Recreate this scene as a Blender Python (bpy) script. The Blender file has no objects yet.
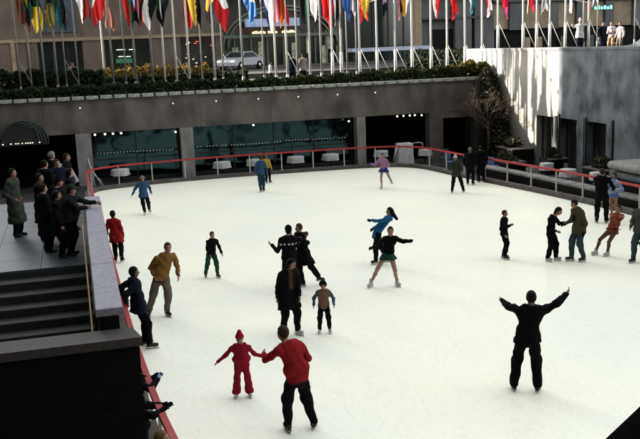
import bpy, math, random
import numpy as np
from mathutils import Vector, Matrix
random.seed(7); RNG = np.random.default_rng(11)
R_ = math.radians
SC = bpy.context.scene; COL = SC.collection

# ------------------------------------------------------------------ camera, light, exposure
EYE = Vector((0, 0, 6.2)); YAW, PITCH, ROLL = R_(15.03), R_(11.04), R_(-2.225)
fw = Vector((math.sin(YAW)*math.cos(PITCH), math.cos(YAW)*math.cos(PITCH), -math.sin(PITCH)))
ri = Vector((math.cos(YAW), -math.sin(YAW), 0)); up = ri.cross(fw)
cr, sr = math.cos(ROLL), math.sin(ROLL)
r2 = cr*ri + sr*up; u2 = -sr*ri + cr*up
cam_d = bpy.data.cameras.new('camera'); cam = bpy.data.objects.new('camera', cam_d); COL.objects.link(cam)
cam_d.sensor_width = 36; cam_d.lens = 50.13; cam_d.clip_end = 900; cam_d.clip_start = .1
cam.matrix_world = Matrix(((r2.x, u2.x, -fw.x, EYE.x), (r2.y, u2.y, -fw.y, EYE.y), (r2.z, u2.z, -fw.z, EYE.z), (0, 0, 0, 1)))
SC.camera = cam
SUN_DIR = Vector((1, -.6, -math.tan(R_(23))*1.166)).normalized()
w = bpy.data.worlds.new('World'); SC.world = w; w.use_nodes = True
nt = w.node_tree; nt.nodes.clear()
sky = nt.nodes.new('ShaderNodeTexSky'); sky.sky_type = 'NISHITA'; sky.sun_disc = False
sky.sun_elevation = R_(23); sky.sun_rotation = R_(301); sky.air_density = 1.0; sky.dust_density = 2.0
hs = nt.nodes.new('ShaderNodeHueSaturation'); hs.inputs['Saturation'].default_value = .16
bg = nt.nodes.new('ShaderNodeBackground'); bg.inputs[1].default_value = .15
wo = nt.nodes.new('ShaderNodeOutputWorld')
nt.links.new(sky.outputs[0], hs.inputs['Color']); nt.links.new(hs.outputs[0], bg.inputs[0]); nt.links.new(bg.outputs[0], wo.inputs[0])
sl = bpy.data.lights.new('sun', 'SUN'); sl.energy = 3.4; sl.angle = R_(.5); sl.color = (1, .9, .74)
so = bpy.data.objects.new('sun', sl); COL.objects.link(so); so.rotation_euler = SUN_DIR.to_track_quat('-Z', 'Y').to_euler()
SC.view_settings.view_transform = 'Standard'; SC.view_settings.look = 'None'
SC.view_settings.exposure = 2.78; SC.view_settings.gamma = 1
SC.render.engine = 'CYCLES'

# ------------------------------------------------------------------ materials
MATS = {}
def mat(name, col, rough=.8, col2=None, scale=3.0, bump=.0, bscale=20, metal=0, spec=.4, emit=0, detail=5, stretch=(1, 1, 1), lo=.35, hi=.65, coat=0, grain=0):
    if name in MATS: return MATS[name]
    m = bpy.data.materials.new(name); m.use_nodes = True; N = m.node_tree.nodes; L = m.node_tree.links
    b = N['Principled BSDF']; b.inputs['Roughness'].default_value = rough; b.inputs['Metallic'].default_value = metal
    b.inputs['Specular IOR Level'].default_value = spec; b.inputs['Base Color'].default_value = (*col, 1)
    tc = N.new('ShaderNodeTexCoord'); mp = N.new('ShaderNodeMapping'); mp.inputs['Scale'].default_value = stretch
    L.new(tc.outputs['Object'], mp.inputs[0])
    if col2 is None: col2 = tuple(c*.8 for c in col)
    nz = N.new('ShaderNodeTexNoise'); nz.inputs['Scale'].default_value = scale; nz.inputs['Detail'].default_value = detail
    L.new(mp.outputs[0], nz.inputs[0])
    rp = N.new('ShaderNodeValToRGB'); rp.color_ramp.elements[0].position = lo; rp.color_ramp.elements[1].position = hi
    rp.color_ramp.elements[0].color = (*col2, 1); rp.color_ramp.elements[1].color = (*col, 1)
    L.new(nz.outputs[0], rp.inputs[0])
    out = rp.outputs[0]
    if grain:
        n2 = N.new('ShaderNodeTexNoise'); n2.inputs['Scale'].default_value = 45; n2.inputs['Detail'].default_value = 3; L.new(tc.outputs['Object'], n2.inputs[0])
        mx = N.new('ShaderNodeMix'); mx.data_type = 'RGBA'; mx.blend_type = 'OVERLAY'; mx.inputs[0].default_value = grain
        L.new(out, mx.inputs[6]); L.new(n2.outputs[0], mx.inputs[7]); out = mx.outputs[2]
    L.new(out, b.inputs['Base Color'])
    if bump:
        n3 = N.new('ShaderNodeTexNoise'); n3.inputs['Scale'].default_value = bscale; n3.inputs['Detail'].default_value = 4; L.new(tc.outputs['Object'], n3.inputs[0])
        bp = N.new('ShaderNodeBump'); bp.inputs['Strength'].default_value = bump; bp.inputs['Distance'].default_value = .02
        L.new(n3.outputs[0], bp.inputs['Height']); L.new(bp.outputs[0], b.inputs['Normal'])
    if emit:
        b.inputs['Emission Color'].default_value = (*col, 1); b.inputs['Emission Strength'].default_value = emit
    if coat: b.inputs['Coat Weight'].default_value = coat
    MATS[name] = m; return m
def cloth(name, col, **k):
    return mat('cloth_'+name, col, rough=.95, scale=7, bump=.5, bscale=35, spec=.06, **k)
M = {}
M['concrete'] = mat('concrete', (.108, .092, .078), .85, (.030, .028, .025), .9, .6, 18, detail=10, stretch=(1, 1, .6), lo=.32, hi=.66, grain=.7)
M['pillar'] = mat('pillar_stone', (.21, .205, .19), .8, (.12, .117, .108), 2.5, .3, 30, stretch=(1, 1, .3), grain=.4)
M['cap'] = mat('pale_cap_stone', (.26, .275, .23), .8, (.13, .14, .115), 5, .4, 30, grain=.5)
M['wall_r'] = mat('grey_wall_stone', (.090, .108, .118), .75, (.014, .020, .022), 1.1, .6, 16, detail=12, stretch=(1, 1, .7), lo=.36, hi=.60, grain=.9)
M['granite'] = mat('bluish_granite', (.205, .202, .232), .55, (.14, .138, .162), 9, .15, 60, detail=9, grain=.8, spec=.5)
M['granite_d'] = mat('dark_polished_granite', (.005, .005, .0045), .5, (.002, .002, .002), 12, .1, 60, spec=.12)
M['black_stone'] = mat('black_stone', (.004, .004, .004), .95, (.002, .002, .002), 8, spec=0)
M['granite_c'] = mat('brown_grey_granite', (.045, .038, .032), .75, (.028, .024, .021), 14, .2, 60, grain=.6)
M['paving'] = mat('terrace_paving', (.043, .060, .066), .5, (.027, .037, .042), 1.8, .15, 30, grain=.4, spec=.5)
M['joint'] = mat('mortar_joint', (.022, .026, .027), .9)
M['step'] = mat('step_stone', (.018, .021, .018), .7, (.009, .010, .009), 5, .2, 40, grain=.5)
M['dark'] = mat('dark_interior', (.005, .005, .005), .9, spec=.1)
M['frame'] = mat('dark_bronze', (.018, .020, .018), .5, metal=.3)
M['red'] = mat('red_rail_paint', (.33, .022, .022), .5, (.22, .02, .02), 6, .1, 20)
M['post'] = mat('white_post_paint', (.42, .41, .38), .5, (.28, .27, .24), 12)
M['pole'] = mat('white_pole_paint', (.52, .51, .475), .45, (.40, .39, .36), 5, stretch=(1, 1, .3))
M['pole_d'] = mat('shaded_pole_paint', (.20, .195, .185), .5, (.12, .12, .115), 5, stretch=(1, 1, .3))  # poles out of the sun: their shade is painted in as darker grey
M['brass'] = mat('brass', (.45, .30, .13), .45, (.28, .18, .08), 20, metal=.35)
M['curb'] = mat('rink_curb', (.085, .072, .062), .85, (.045, .04, .035), 4, .4, 20, grain=.5)
M['floor'] = mat('lower_floor', (.025, .024, .022), .7, (.012, .012, .011), 2, .2, 20)
M['ground'] = mat('ground', (.07, .068, .065), .9, (.05, .05, .048), .5)
M['street'] = mat('asphalt', (.035, .033, .03), .9, (.02, .02, .019), 2, .3, 30)
M['walk'] = mat('sidewalk', (.05, .046, .04), .85, (.032, .03, .026), 2, .2, 30)
M['limestone'] = mat('limestone', (.085, .066, .05), .85, (.05, .04, .03), 1.2, .3, 12, detail=8, stretch=(1, 1, .4), grain=.35)
M['limestone_p'] = mat('tan_stone', (.19, .15, .095), .85, (.13, .10, .066), 1.4, .2, 12, grain=.3)
M['greystone'] = mat('grey_stone', (.062, .066, .064), .8, (.038, .041, .04), 1.2, .2, 12, stretch=(1, 1, .3), grain=.3)
M['darkglass'] = mat('dark_glass', (.006, .014, .012), .12, (.004, .008, .007), .4, spec=.6)
M['cloth_w'] = mat('white_table_cloth', (.42, .42, .41), .9, (.30, .31, .31), 5, .3, 12)
M['tower'] = mat('tower_stone', (.25, .22, .19), .85, (.18, .16, .14), .3)
M['bulb'] = mat('bulb', (1, .93, .75), .4, emit=.3)
M['bulb_s'] = mat('string_bulb', (1, .92, .74), .4, emit=.09)
M['gold_light'] = mat('gold_sign_light', (1, .72, .35), .4, emit=.35)
M['hat_metal'] = mat('steel', (.5, .5, .5), .35, metal=.9)
M['skin'] = mat('skin', (.30, .165, .115), .6, (.24, .125, .085), 9, spec=.35)
M['skin_d'] = mat('skin_brown', (.10, .05, .033), .6, (.075, .038, .025), 9, spec=.35)
M['eye'] = mat('eye_dark', (.03, .02, .015), .3)
M['lip'] = mat('lip', (.32, .09, .08), .5)

# ice: worn surface with faint skate tracks
def ice_mat():
    m = bpy.data.materials.new('ice'); m.use_nodes = True; N = m.node_tree.nodes; L = m.node_tree.links; b = N['Principled BSDF']
    tc = N.new('ShaderNodeTexCoord')
    n1 = N.new('ShaderNodeTexNoise'); n1.inputs['Scale'].default_value = .22; n1.inputs['Detail'].default_value = 4; L.new(tc.outputs['Object'], n1.inputs[0])
    r1 = N.new('ShaderNodeValToRGB'); r1.color_ramp.elements[0].position = .35; r1.color_ramp.elements[1].position = .68
    r1.color_ramp.elements[0].color = (.815, .835, .71, 1); r1.color_ramp.elements[1].color = (.895, .885, .715, 1); L.new(n1.outputs[0], r1.inputs[0])
    cur = r1.outputs[0]
    for k, (rot, sc, dist) in enumerate(((.5, (.8, .25, 1), 2.6), (1.9, (.9, .22, 1), 3.4), (-.9, (.5, .4, 1), 4.2))):
        mp = N.new('ShaderNodeMapping'); mp.inputs['Rotation'].default_value = (0, 0, rot); mp.inputs['Scale'].default_value = sc; L.new(tc.outputs['Object'], mp.inputs[0])
        n = N.new('ShaderNodeTexNoise'); n.inputs['Scale'].default_value = 3.2; n.inputs['Detail'].default_value = 5; n.inputs['Distortion'].default_value = dist; L.new(mp.outputs[0], n.inputs[0])
        r = N.new('ShaderNodeValToRGB'); e = r.color_ramp.elements; e[0].position = .485; e[1].position = .515; e[0].color = (1, 1, 1, 1); e[1].color = (1, 1, 1, 1)
        x = r.color_ramp.elements.new(.50); x.color = (.895, .915, .93, 1); L.new(n.outputs[0], r.inputs[0])
        mx = N.new('ShaderNodeMix'); mx.data_type = 'RGBA'; mx.blend_type = 'MULTIPLY'; mx.inputs[0].default_value = 1.0; L.new(cur, mx.inputs[6]); L.new(r.outputs[0], mx.inputs[7]); cur = mx.outputs[2]
    L.new(cur, b.inputs['Base Color']); b.inputs['Roughness'].default_value = .33; b.inputs['Specular IOR Level'].default_value = .3
    n4 = N.new('ShaderNodeTexNoise'); n4.inputs['Scale'].default_value = 3; n4.inputs['Detail'].default_value = 8; L.new(tc.outputs['Object'], n4.inputs[0])
    bp = N.new('ShaderNodeBump'); bp.inputs['Strength'].default_value = .15; bp.inputs['Distance'].default_value = .02; L.new(n4.outputs[0], bp.inputs['Height']); L.new(bp.outputs[0], b.inputs['Normal'])
    return m
M['ice'] = ice_mat()
def glass_mat(name, tint, fac, gt=(.30, .52, .60)):
    m = bpy.data.materials.new(name); m.use_nodes = True; N = m.node_tree.nodes; L = m.node_tree.links
    for n in list(N):
        if n.type != 'OUTPUT_MATERIAL': N.remove(n)
    o = [n for n in N if n.type == 'OUTPUT_MATERIAL'][0]
    t = N.new('ShaderNodeBsdfTransparent'); t.inputs[0].default_value = (*tint, 1)
    g = N.new('ShaderNodeBsdfGlossy'); g.inputs['Roughness'].default_value = .07; g.inputs[0].default_value = (*gt, 1)
    tc = N.new('ShaderNodeTexCoord'); nz = N.new('ShaderNodeTexNoise'); nz.inputs['Scale'].default_value = .5; L.new(tc.outputs['Object'], nz.inputs[0])
    bp = N.new('ShaderNodeBump'); bp.inputs['Strength'].default_value = .35; bp.inputs['Distance'].default_value = .15; L.new(nz.outputs[0], bp.inputs['Height']); L.new(bp.outputs[0], g.inputs['Normal'])
    mx = N.new('ShaderNodeMixShader'); mx.inputs[0].default_value = fac
    L.new(t.outputs[0], mx.inputs[1]); L.new(g.outputs[0], mx.inputs[2]); L.new(mx.outputs[0], o.inputs[0]); return m
M['glass'] = glass_mat('restaurant_glass', (.30, .42, .45), .075)
def sunlit_wall():
    # far end of the wall: sun painted in as paler stone, streaks as pole shadows
    m = mat('sunlit_wall_stone', (.26, .25, .225), .75, (.17, .165, .15), .75, .4, 22, detail=8, stretch=(1, 1, .5), lo=.3, hi=.68, grain=.45).copy()
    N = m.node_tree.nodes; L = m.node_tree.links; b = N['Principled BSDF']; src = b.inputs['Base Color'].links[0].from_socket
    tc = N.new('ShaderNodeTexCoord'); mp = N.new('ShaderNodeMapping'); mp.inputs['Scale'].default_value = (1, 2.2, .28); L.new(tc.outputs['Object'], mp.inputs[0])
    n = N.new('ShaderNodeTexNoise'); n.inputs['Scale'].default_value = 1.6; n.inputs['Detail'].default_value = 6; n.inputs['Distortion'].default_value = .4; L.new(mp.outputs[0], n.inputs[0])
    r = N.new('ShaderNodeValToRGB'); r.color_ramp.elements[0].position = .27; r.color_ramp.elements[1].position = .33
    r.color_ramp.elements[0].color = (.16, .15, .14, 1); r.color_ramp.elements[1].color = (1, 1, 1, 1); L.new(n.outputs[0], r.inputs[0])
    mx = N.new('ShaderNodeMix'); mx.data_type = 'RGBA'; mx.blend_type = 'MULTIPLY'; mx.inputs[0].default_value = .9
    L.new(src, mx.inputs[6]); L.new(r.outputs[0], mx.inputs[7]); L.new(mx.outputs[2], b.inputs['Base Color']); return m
M['wall_sunlit'] = sunlit_wall()

# ------------------------------------------------------------------ mesh helpers
class MB:
    def __init__(s): s.v = []; s.f = []; s.m = []; s.mats = []; s.sm = []
    def mi(s, m):
        if m not in s.mats: s.mats.append(m)
        return s.mats.index(m)
    def add(s, vs, fs, m, smooth=False):
        o = len(s.v); s.v += [tuple(v) for v in vs]; k = s.mi(m)
        for f in fs: s.f.append([i+o for i in f]); s.m.append(k); s.sm.append(smooth)
    def box(s, x0, x1, y0, y1, z0, z1, m, rz=0, c=None, bev=0):
        if bev:
            b = bev; vs = []
            P = [(x0, y0), (x1, y0), (x1, y1), (x0, y1)]
            Q = [(x0+b, y0+b), (x1-b, y0+b), (x1-b, y1-b), (x0+b, y1-b)]
            vs = [(p[0], p[1], z0) for p in P]+[(p[0], p[1], z1-b) for p in P]+[(q[0], q[1], z1) for q in Q]
            fs = [(3, 2, 1, 0), (8, 9, 10, 11)]+[(i, (i+1) % 4, (i+1) % 4+4, i+4) for i in range(4)]+[(i+4, (i+1) % 4+4, (i+1) % 4+8, i+8) for i in range(4)]
        else:
            vs = [(x0, y0, z0), (x1, y0, z0), (x1, y1, z0), (x0, y1, z0), (x0, y0, z1), (x1, y0, z1), (x1, y1, z1), (x0, y1, z1)]
            fs = [(3, 2, 1, 0), (4, 5, 6, 7), (0, 1, 5, 4), (1, 2, 6, 5), (2, 3, 7, 6), (3, 0, 4, 7)]
        if rz:
            cx, cy = c if c else ((x0+x1)/2, (y0+y1)/2); ca, sa = math.cos(rz), math.sin(rz)
            vs = [(cx+(x-cx)*ca-(y-cy)*sa, cy+(x-cx)*sa+(y-cy)*ca, z) for x, y, z in vs]
        s.add(vs, fs, m); return s
    def tube(s, pts, rad, m, n=8, cap=True, flat=1.0):
        pts = [Vector(p) for p in pts]; rad = rad if isinstance(rad, (list, tuple)) else [rad]*len(pts)
        rings = []; prev = None
        for i, p in enumerate(pts):
            d = (pts[min(i+1, len(pts)-1)]-pts[max(i-1, 0)]).normalized()
            a = Vector((0, 0, 1)) if abs(d.z) < .95 else Vector((1, 0, 0))
            if prev is not None: a = prev
            x = d.cross(a).normalized(); y = x.cross(d).normalized(); prev = y
            rings.append([p+(x*math.cos(t)+y*math.sin(t)*flat)*rad[i] for t in [2*math.pi*k/n for k in range(n)]])
        vs = [v for r in rings for v in r]; fs = []
        for i in range(len(pts)-1):
            for k in range(n): fs.append((i*n+k, i*n+(k+1) % n, (i+1)*n+(k+1) % n, (i+1)*n+k))
        if cap: fs.append(tuple(range(n))[::-1]); fs.append(tuple((len(pts)-1)*n+k for k in range(n)))
        s.add(vs, fs, m, True); return s
    def prism(s, poly, z0, z1, m, top=None):
        n = len(poly); vs = [(x, y, z0) for x, y in poly]+[(x, y, z1) for x, y in poly]
        s.add(vs, [tuple(range(n))[::-1]]+[(i, (i+1) % n, (i+1) % n+n, i+n) for i in range(n)], m)
        s.add([(x, y, z1) for x, y in poly], [tuple(range(n))], top or m); return s
    def lathe(s, prof, c, m, n=16):
        vs = []; fs = []
        for r, z in prof:
            for k in range(n): t = 2*math.pi*k/n; vs.append((c[0]+r*math.cos(t), c[1]+r*math.sin(t), c[2]+z))
        for i in range(len(prof)-1):
            for k in range(n): fs.append((i*n+k, i*n+(k+1) % n, (i+1)*n+(k+1) % n, (i+1)*n+k))
        fs.append(tuple((len(prof)-1)*n+k for k in range(n))); s.add(vs, fs, m, True); return s
    def build(s, name, parent=None, loc=None):
        me = bpy.data.meshes.new(name); me.from_pydata(s.v, [], s.f)
        for m in s.mats: me.materials.append(m)
        me.polygons.foreach_set('material_index', s.m); me.polygons.foreach_set('use_smooth', s.sm); me.update()
        return link(name, me, parent, loc)
def link(name, me, parent=None, loc=None):
    o = bpy.data.objects.new(name, me); COL.objects.link(o)
    if loc is not None: o.location = loc
    if parent is not None: o.parent = parent
    return o
def tag(o, label=None, cat=None, group=None, kind=None):
    if label: o['label'] = label
    if cat: o['category'] = cat
    if group: o['group'] = group
    if kind: o['kind'] = kind
    return o
def thing(name, label, cat, loc=(0, 0, 0), group=None):
    o = bpy.data.objects.new(name, None); COL.objects.link(o); o.location = loc; o.empty_display_size = .1
    return tag(o, label, cat, group)
def copies(proto_mesh, name, parent, locs, rots=None):
    for i, l in enumerate(locs):
        o = link(name, proto_mesh, parent, l)
        if rots: o.rotation_euler = rots[i]
def box(name, a, m, parent=None, bev=0):
    return MB().box(*a, m, bev=bev).build(name, parent)

# ------------------------------------------------------------------ setting: ground, ice, floors
def smooth_poly(P, n=2):
    for _ in range(n):
        Q = []
        for i in range(len(P)):
            a, b = P[i], P[(i+1) % len(P)]
            Q += [(.75*a[0]+.25*b[0], .75*a[1]+.25*b[1]), (.25*a[0]+.75*b[0], .25*a[1]+.75*b[1])]
        P = Q
    return P
RINK = [(.42, 41.2), (.9, 42.1), (2.7, 42.62), (4.6, 42.9), (7, 43.08), (11.6, 42.95), (14.2, 42.75), (15.6, 42.3), (16.35, 41.2), (16.6, 39.6), (16.75, 38.0), (17.1, 36), (17.45, 33.9), (17.8, 31.8),
        (18.05, 29.8), (18.25, 28), (18.5, 22), (18.5, 11), (17.4, 7.5), (14, 6.2), (4.2, 6.2), (2.2, 7.2), (1.25, 9.5), (.98, 12), (.85, 15), (.78, 18), (.7, 25), (.5, 35), (.4, 39)]
RINK = smooth_poly(RINK, 2)
def offset_poly(P, d):
    out = []
    n = len(P)
    for i in range(n):
        a, b = Vector(P[i-1]), Vector(P[(i+1) % n]); t = (b-a).normalized(); nn = Vector((-t.y, t.x))
        out.append((P[i][0]+nn.x*d, P[i][1]+nn.y*d))
    return out
mb = MB(); g = 450; mb.add([(-g, -g, -.3), (g, -g, -.3), (g, g, -.3), (-g, g, -.3)], [(0, 1, 2, 3)], M['ground']); tag(mb.build('ground'), kind='structure')
mb = MB(); mb.prism(RINK, -.1, 0, M['curb'], M['ice']); tag(mb.build('ice'), kind='structure')
OUT = offset_poly(RINK, .02); OUT2 = offset_poly(RINK, .30)
# sign check so that "outside" really is outside
if abs(sum(OUT2[i-1][0]*OUT2[i][1]-OUT2[i][0]*OUT2[i-1][1] for i in range(len(OUT2)))) < abs(sum(RINK[i-1][0]*RINK[i][1]-RINK[i][0]*RINK[i-1][1] for i in range(len(RINK)))):
    OUT = offset_poly(RINK, -.02); OUT2 = offset_poly(RINK, -.30); SG = -1
else: SG = 1
mb = MB(); n = len(RINK)
vs = [(x, y, z) for P, z in ((OUT, -.08), (OUT, .17), (OUT2, .17), (OUT2, -.28)) for x, y in P]
mb.add(vs, [(k*n+i, k*n+(i+1) % n, (k+1)*n+(i+1) % n, (k+1)*n+i) for k in range(3) for i in range(n)], M['curb']); tag(mb.build('rink_curb'), kind='structure')
box('plaza_floor', (-14, 22, -6, 50, -.29, -.06), M['floor'])['kind'] = 'structure'

# ------------------------------------------------------------------ rink rail: red hand rail on white posts
def resample(P, step):
    L = [0]
    for i in range(1, len(P)+1): L.append(L[-1]+math.dist(P[i-1], P[i % len(P)]))
    tot = L[-1]; k = max(3, round(tot/step)); out = []
    for j in range(k):
        d = tot*j/k; i = max(a for a in range(len(L)) if L[a] <= d+1e-9); i = min(i, len(P)-1)
        t = (d-L[i])/(L[i+1]-L[i]); a, b = P[i], P[(i+1) % len(P)]
        out.append((a[0]+(b[0]-a[0])*t, a[1]+(b[1]-a[1])*t))
    return out
RP = resample(offset_poly(RINK, .14*SG), 1.62)
rail = thing('rink_rail', 'red handrail on white posts running all round the ice', 'railing')
pm = MB(); pm.box(-.025, .025, -.025, .025, .17, 1.0, M['post']); pm.box(-.05, .05, -.05, .05, .17, .19, M['post'])
pmo = pm.build('post', rail, (RP[0][0], RP[0][1], 0)); copies(pmo.data, 'post', rail, [(x, y, 0) for x, y in RP[1:]])
RR = resample(offset_poly(RINK, .14*SG), .8); m = len(RR); wv = .05
I0 = offset_poly(RR, -wv); I1 = offset_poly(RR, wv)
mb = MB(); vs = [(x, y, z) for P, z in ((I0, 1.0), (I0, 1.075), (I1, 1.075), (I1, 1.0)) for x, y in P]
mb.add(vs, [(k*m+i, k*m+(i+1) % m, ((k+1) % 4)*m+(i+1) % m, ((k+1) % 4)*m+i) for k in range(4) for i in range(m)], M['red'])
mb.build('handrail', rail)

# ------------------------------------------------------------------ far wall: fascia over the restaurant windows
FY = 44.5
fw_ = thing('far_wall', 'long dark concrete wall over the restaurant windows at the far end of the rink', 'wall')
mb = MB(); mb.box(-14, 21.998, FY, FY+.5, 2.46, 4.05, M['concrete']); mb.box(-14, 21.998, FY+.5, 49, 2.9, 3.05, M['dark']); mb.build('fascia', fw_)
mb = MB()
for a in (-12, -8.5, -5, -1.5, 2.2, 6.0, 9.6, 13.4, 17.0, 20.3): mb.box(a, a+.02, FY-.004, FY, 2.47, 4.04, M['joint'])
mb.box(-14, 21.99, FY-.03, FY, 3.96, 4.05, M['concrete']); mb.build('fascia_joint', fw_)
for a, b in ((-.08, .65), (4.95, 5.58), (14.12, 14.6)): box('pillar', (a, b, FY-.06, FY+.55, -.06, 2.46), M['pillar'], fw_, 0)
box('pier', (18.2, 18.98, FY-.04, FY+.6, -.06, 2.46), M['concrete'], fw_)
box('pier', (20.88, 21.99, FY+.01, FY+.6, -.06, 2.46), M['concrete'], fw_)
box('pier', (-5.4, -4.4, FY+.01, FY+.6, -.06, 2.46), M['concrete'], fw_)
box('lintel', (18.98, 20.88, FY+.02, FY+.6, 2.12, 2.46), M['concrete'], fw_)
cs = MB(); cs.box(0, .57, 0, .62, 0, .15, M['cap'], bev=.015); c0 = cs.build('cap_stone', fw_, (-8.0, FY-.13, 4.08)); k = 0
copies(c0.data, 'cap_stone', fw_, [(-8.0+.66*i, FY-.13+random.uniform(-.006, .006), 4.08+random.uniform(-.006, .006)) for i in range(1, 46)])
box('cap_bed', (-14, 21.99, FY-.06, FY+.6, 4.05, 4.083), M['joint'], fw_)
lm = MB(); lm.lathe([(.01, -.03), (.03, -.02), (.03, .02), (.01, .03)], (0, 0, 0), M['bulb'], 8); lm.box(-.03, .03, 0, .06, -.02, .02, M['frame'])
l0 = lm.build('lamp', fw_, (.26, FY-.07, 3.7)); copies(l0.data, 'lamp', fw_, [(x, FY-.07, 3.68) for x in (4.69, 6.82, 8.96, 11.04, 13.12, 15.18)])
# restaurant interior shell
mb = MB(); mb.box(-14, 21.9, 49.0, 49.2, -.06, 3, M['dark']); mb.box(-14, 21.9, FY+.62, 49, -.058, -.05, M['dark']); tag(mb.build('restaurant_room'), 'dark dining room behind the glass under the far wall', 'room')
# glazing between the pillars
def window(x0, x1, label, glazed=True):
    t = thing('restaurant_window', label, 'window', group='restaurant windows under the far wall')
    n = max(2, round((x1-x0)/2.1)); wdt = (x1-x0)/n
    for i in range(n):
        a = x0+i*wdt
        box('pane', (a+.03, a+wdt-.03, FY+.80, FY+.815, .12, 2.42), M['glass'], t)
        box('mullion', (a-.03, a+.03, FY+.76, FY+.86, -.04, 2.45), M['frame'], t)
    box('mullion', (x1-.06, x1-.005, FY+.76, FY+.86, -.04, 2.45), M['frame'], t)
    box('sill', (x0, x1, FY+.74, FY+.88, -.05, .12), M['frame'], t); box('transom', (x0+.03, x1-.06, FY+.77, FY+.85, 1.02, 1.07), M['frame'], t)
    s = MB()
    for i in range(int((x1-x0-.4)/.16)):
        x = x0+.25+.16*i; zz = 1.36+.02*math.sin(x*1.3)+random.uniform(-.01, .01); s.box(x-.013, x+.013, FY+.70, FY+.73, zz, zz+.026, M['bulb_s']) if random.random() < .9 else None
    s.box(x0+.1, x1-.1, FY+.715, FY+.725, 1.398, 1.405, M['frame']); tag(s.build('light_string', t), kind='stuff')
    return t
window(.66, 4.94, 'teal restaurant glazing left of the first pale pillar, with a row of tiny bulbs')
window(5.60, 14.10, 'long teal restaurant glazing between the two pale pillars, with rows of tiny bulbs')
def ceiling_lamp(x, y, z, label):
    t = thing('ceiling_lamp', label, 'lamp', group='small lamps under the far wall edge')
    m_ = MB(); m_.lathe([(.03, 0), (.055, .03), (.055, .07), (.02, .1)], (x, y, z), M['bulb'], 8); m_.build('bulb', t)
    box('stem', (x-.01, x+.01, y-.01, y+.01, z+.1, 2.46 if y < 45 else 2.9), M['frame'], t)
for x, z, l in ((.85, 2.3, 'first lamp from the left in the row at the left end of the teal glazing'), (1.33, 2.3, 'second lamp from the left in the row at the left end of the teal glazing'), (1.71, 2.3, 'third lamp from the left in the row above the teal glazing'),
             (2.1, 2.3, 'fourth lamp from the left in the row above the teal glazing'), (4.75, 2.2, 'small ceiling lamp just left of the first pale pillar'), (8.71, 2.3, 'bright ceiling lamp above the skaters in blue and yellow'),
             (13.8, 2.2, 'small ceiling lamp just left of the second pale pillar'), (16.5, 2.3, 'leftmost of five lamps in the dark open bay'), (16.86, 2.3, 'second of five lamps in the dark open bay'),
             (17.21, 2.3, 'middle one of five lamps in the dark open bay'), (17.5, 2.3, 'fourth of five lamps in the dark open bay'), (17.89, 2.28, 'rightmost of five lamps in the dark open bay')): ceiling_lamp(x, FY+.3, z, l)
# left recess: arched awning with ribs and a row of lamps
aw = thing('arched_awning', 'dark arched awning with thin green ribs and a row of lamps in the left recess', 'awning')
mb = MB(); prof = [(math.cos(t), math.sin(t)) for t in [R_(180*i/12) for i in range(13)]]
vs = []; 
for yy in (43.2, 44.48):
    for c_, s_ in prof: vs.append((-2.35+c_*1.05, yy, 2.32+s_*1.0))
mb.add(vs, [(i, i+1, i+14, i+13) for i in range(12)]+[tuple(range(13))], mat('awning_canvas', (.008, .010, .009), .9)); mb.build('canopy', aw)
for q in (.25, .5, .75, 1.0):
    mb = MB(); mb.tube([(-2.35+c_*1.07*q+.5*(1-q), 43.18, 2.32+s_*1.02*(q*.4+.6)) for c_, s_ in prof[:9]], .018, mat('green_rib', (.05, .075, .05), .6), 5); mb.build('rib', aw)
mb = MB()
for x in (-3.3, -2.95, -2.73, -2.62, -2.45, -2.3, -2.2, -2.1, -2.0, -1.69): mb.box(x-.025, x+.025, 43.10, 43.16, 2.28, 2.32, M['bulb'])
mb.build('lamp_row', aw)
box('valance', (-3.5, -1.25, 43.17, 43.2, 2.2, 2.32), M['frame'], aw)

# restaurant tables with white cloths
def table(x, y, r, label, h=.74, sq=False):
    t = thing('cafe_table', label, 'table', (x, y, -.06), 'tables with white cloths beside the rink')
    c = MB(); n = 20; rr = []
    for z, f in ((0, 1), (-.02, 1.02), (-.16, 1.04), (-.30, 1.10)):
        for k in range(n):
            a = 2*math.pi*k/n; q = r*f*(1+(.10*math.sin(5*a+x*7)*(-z/.3)))
            if sq: q *= min(1/max(abs(math.cos(a)), 1e-6), 1/max(abs(math.sin(a)), 1e-6))*.9
            rr.append((q*math.cos(a), q*math.sin(a), h+z))
    c.add(rr, [tuple(range(n))]+[(i*n+(k+1) % n, i*n+k, (i+1)*n+k, (i+1)*n+(k+1) % n) for i in range(3) for k in range(n)], M['cloth_w'], True); c.build('tablecloth', t)
    p = MB(); p.tube([(0, 0, .0), (0, 0, h-.02)], .035, M['frame']); p.build('pedestal', t)
    p = MB(); p.lathe([(.25, 0), (.24, .02), (.05, .05)], (0, 0, 0), M['frame'], 12); p.build('base', t)
for x, y, r, l in ((1.87, 44.08, .42, 'white clothed table left of the skater in the grey hat'), (6.87, 44.1, .42, 'white clothed table just right of the first pale pillar'), (8.5, 44.1, .38, 'white clothed table behind the skater in blue'),
                (10.68, 44.1, .42, 'white clothed table right of the yellow jacket'), (12.54, 44.1, .42, 'white clothed table left of the second pale pillar'), (15.25, 43.95, .36, 'small white clothed table behind the pink skater'),
                (17.4, 43.2, .34, 'small white clothed table in the dark open bay')): table(x, y, r, l)
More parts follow.
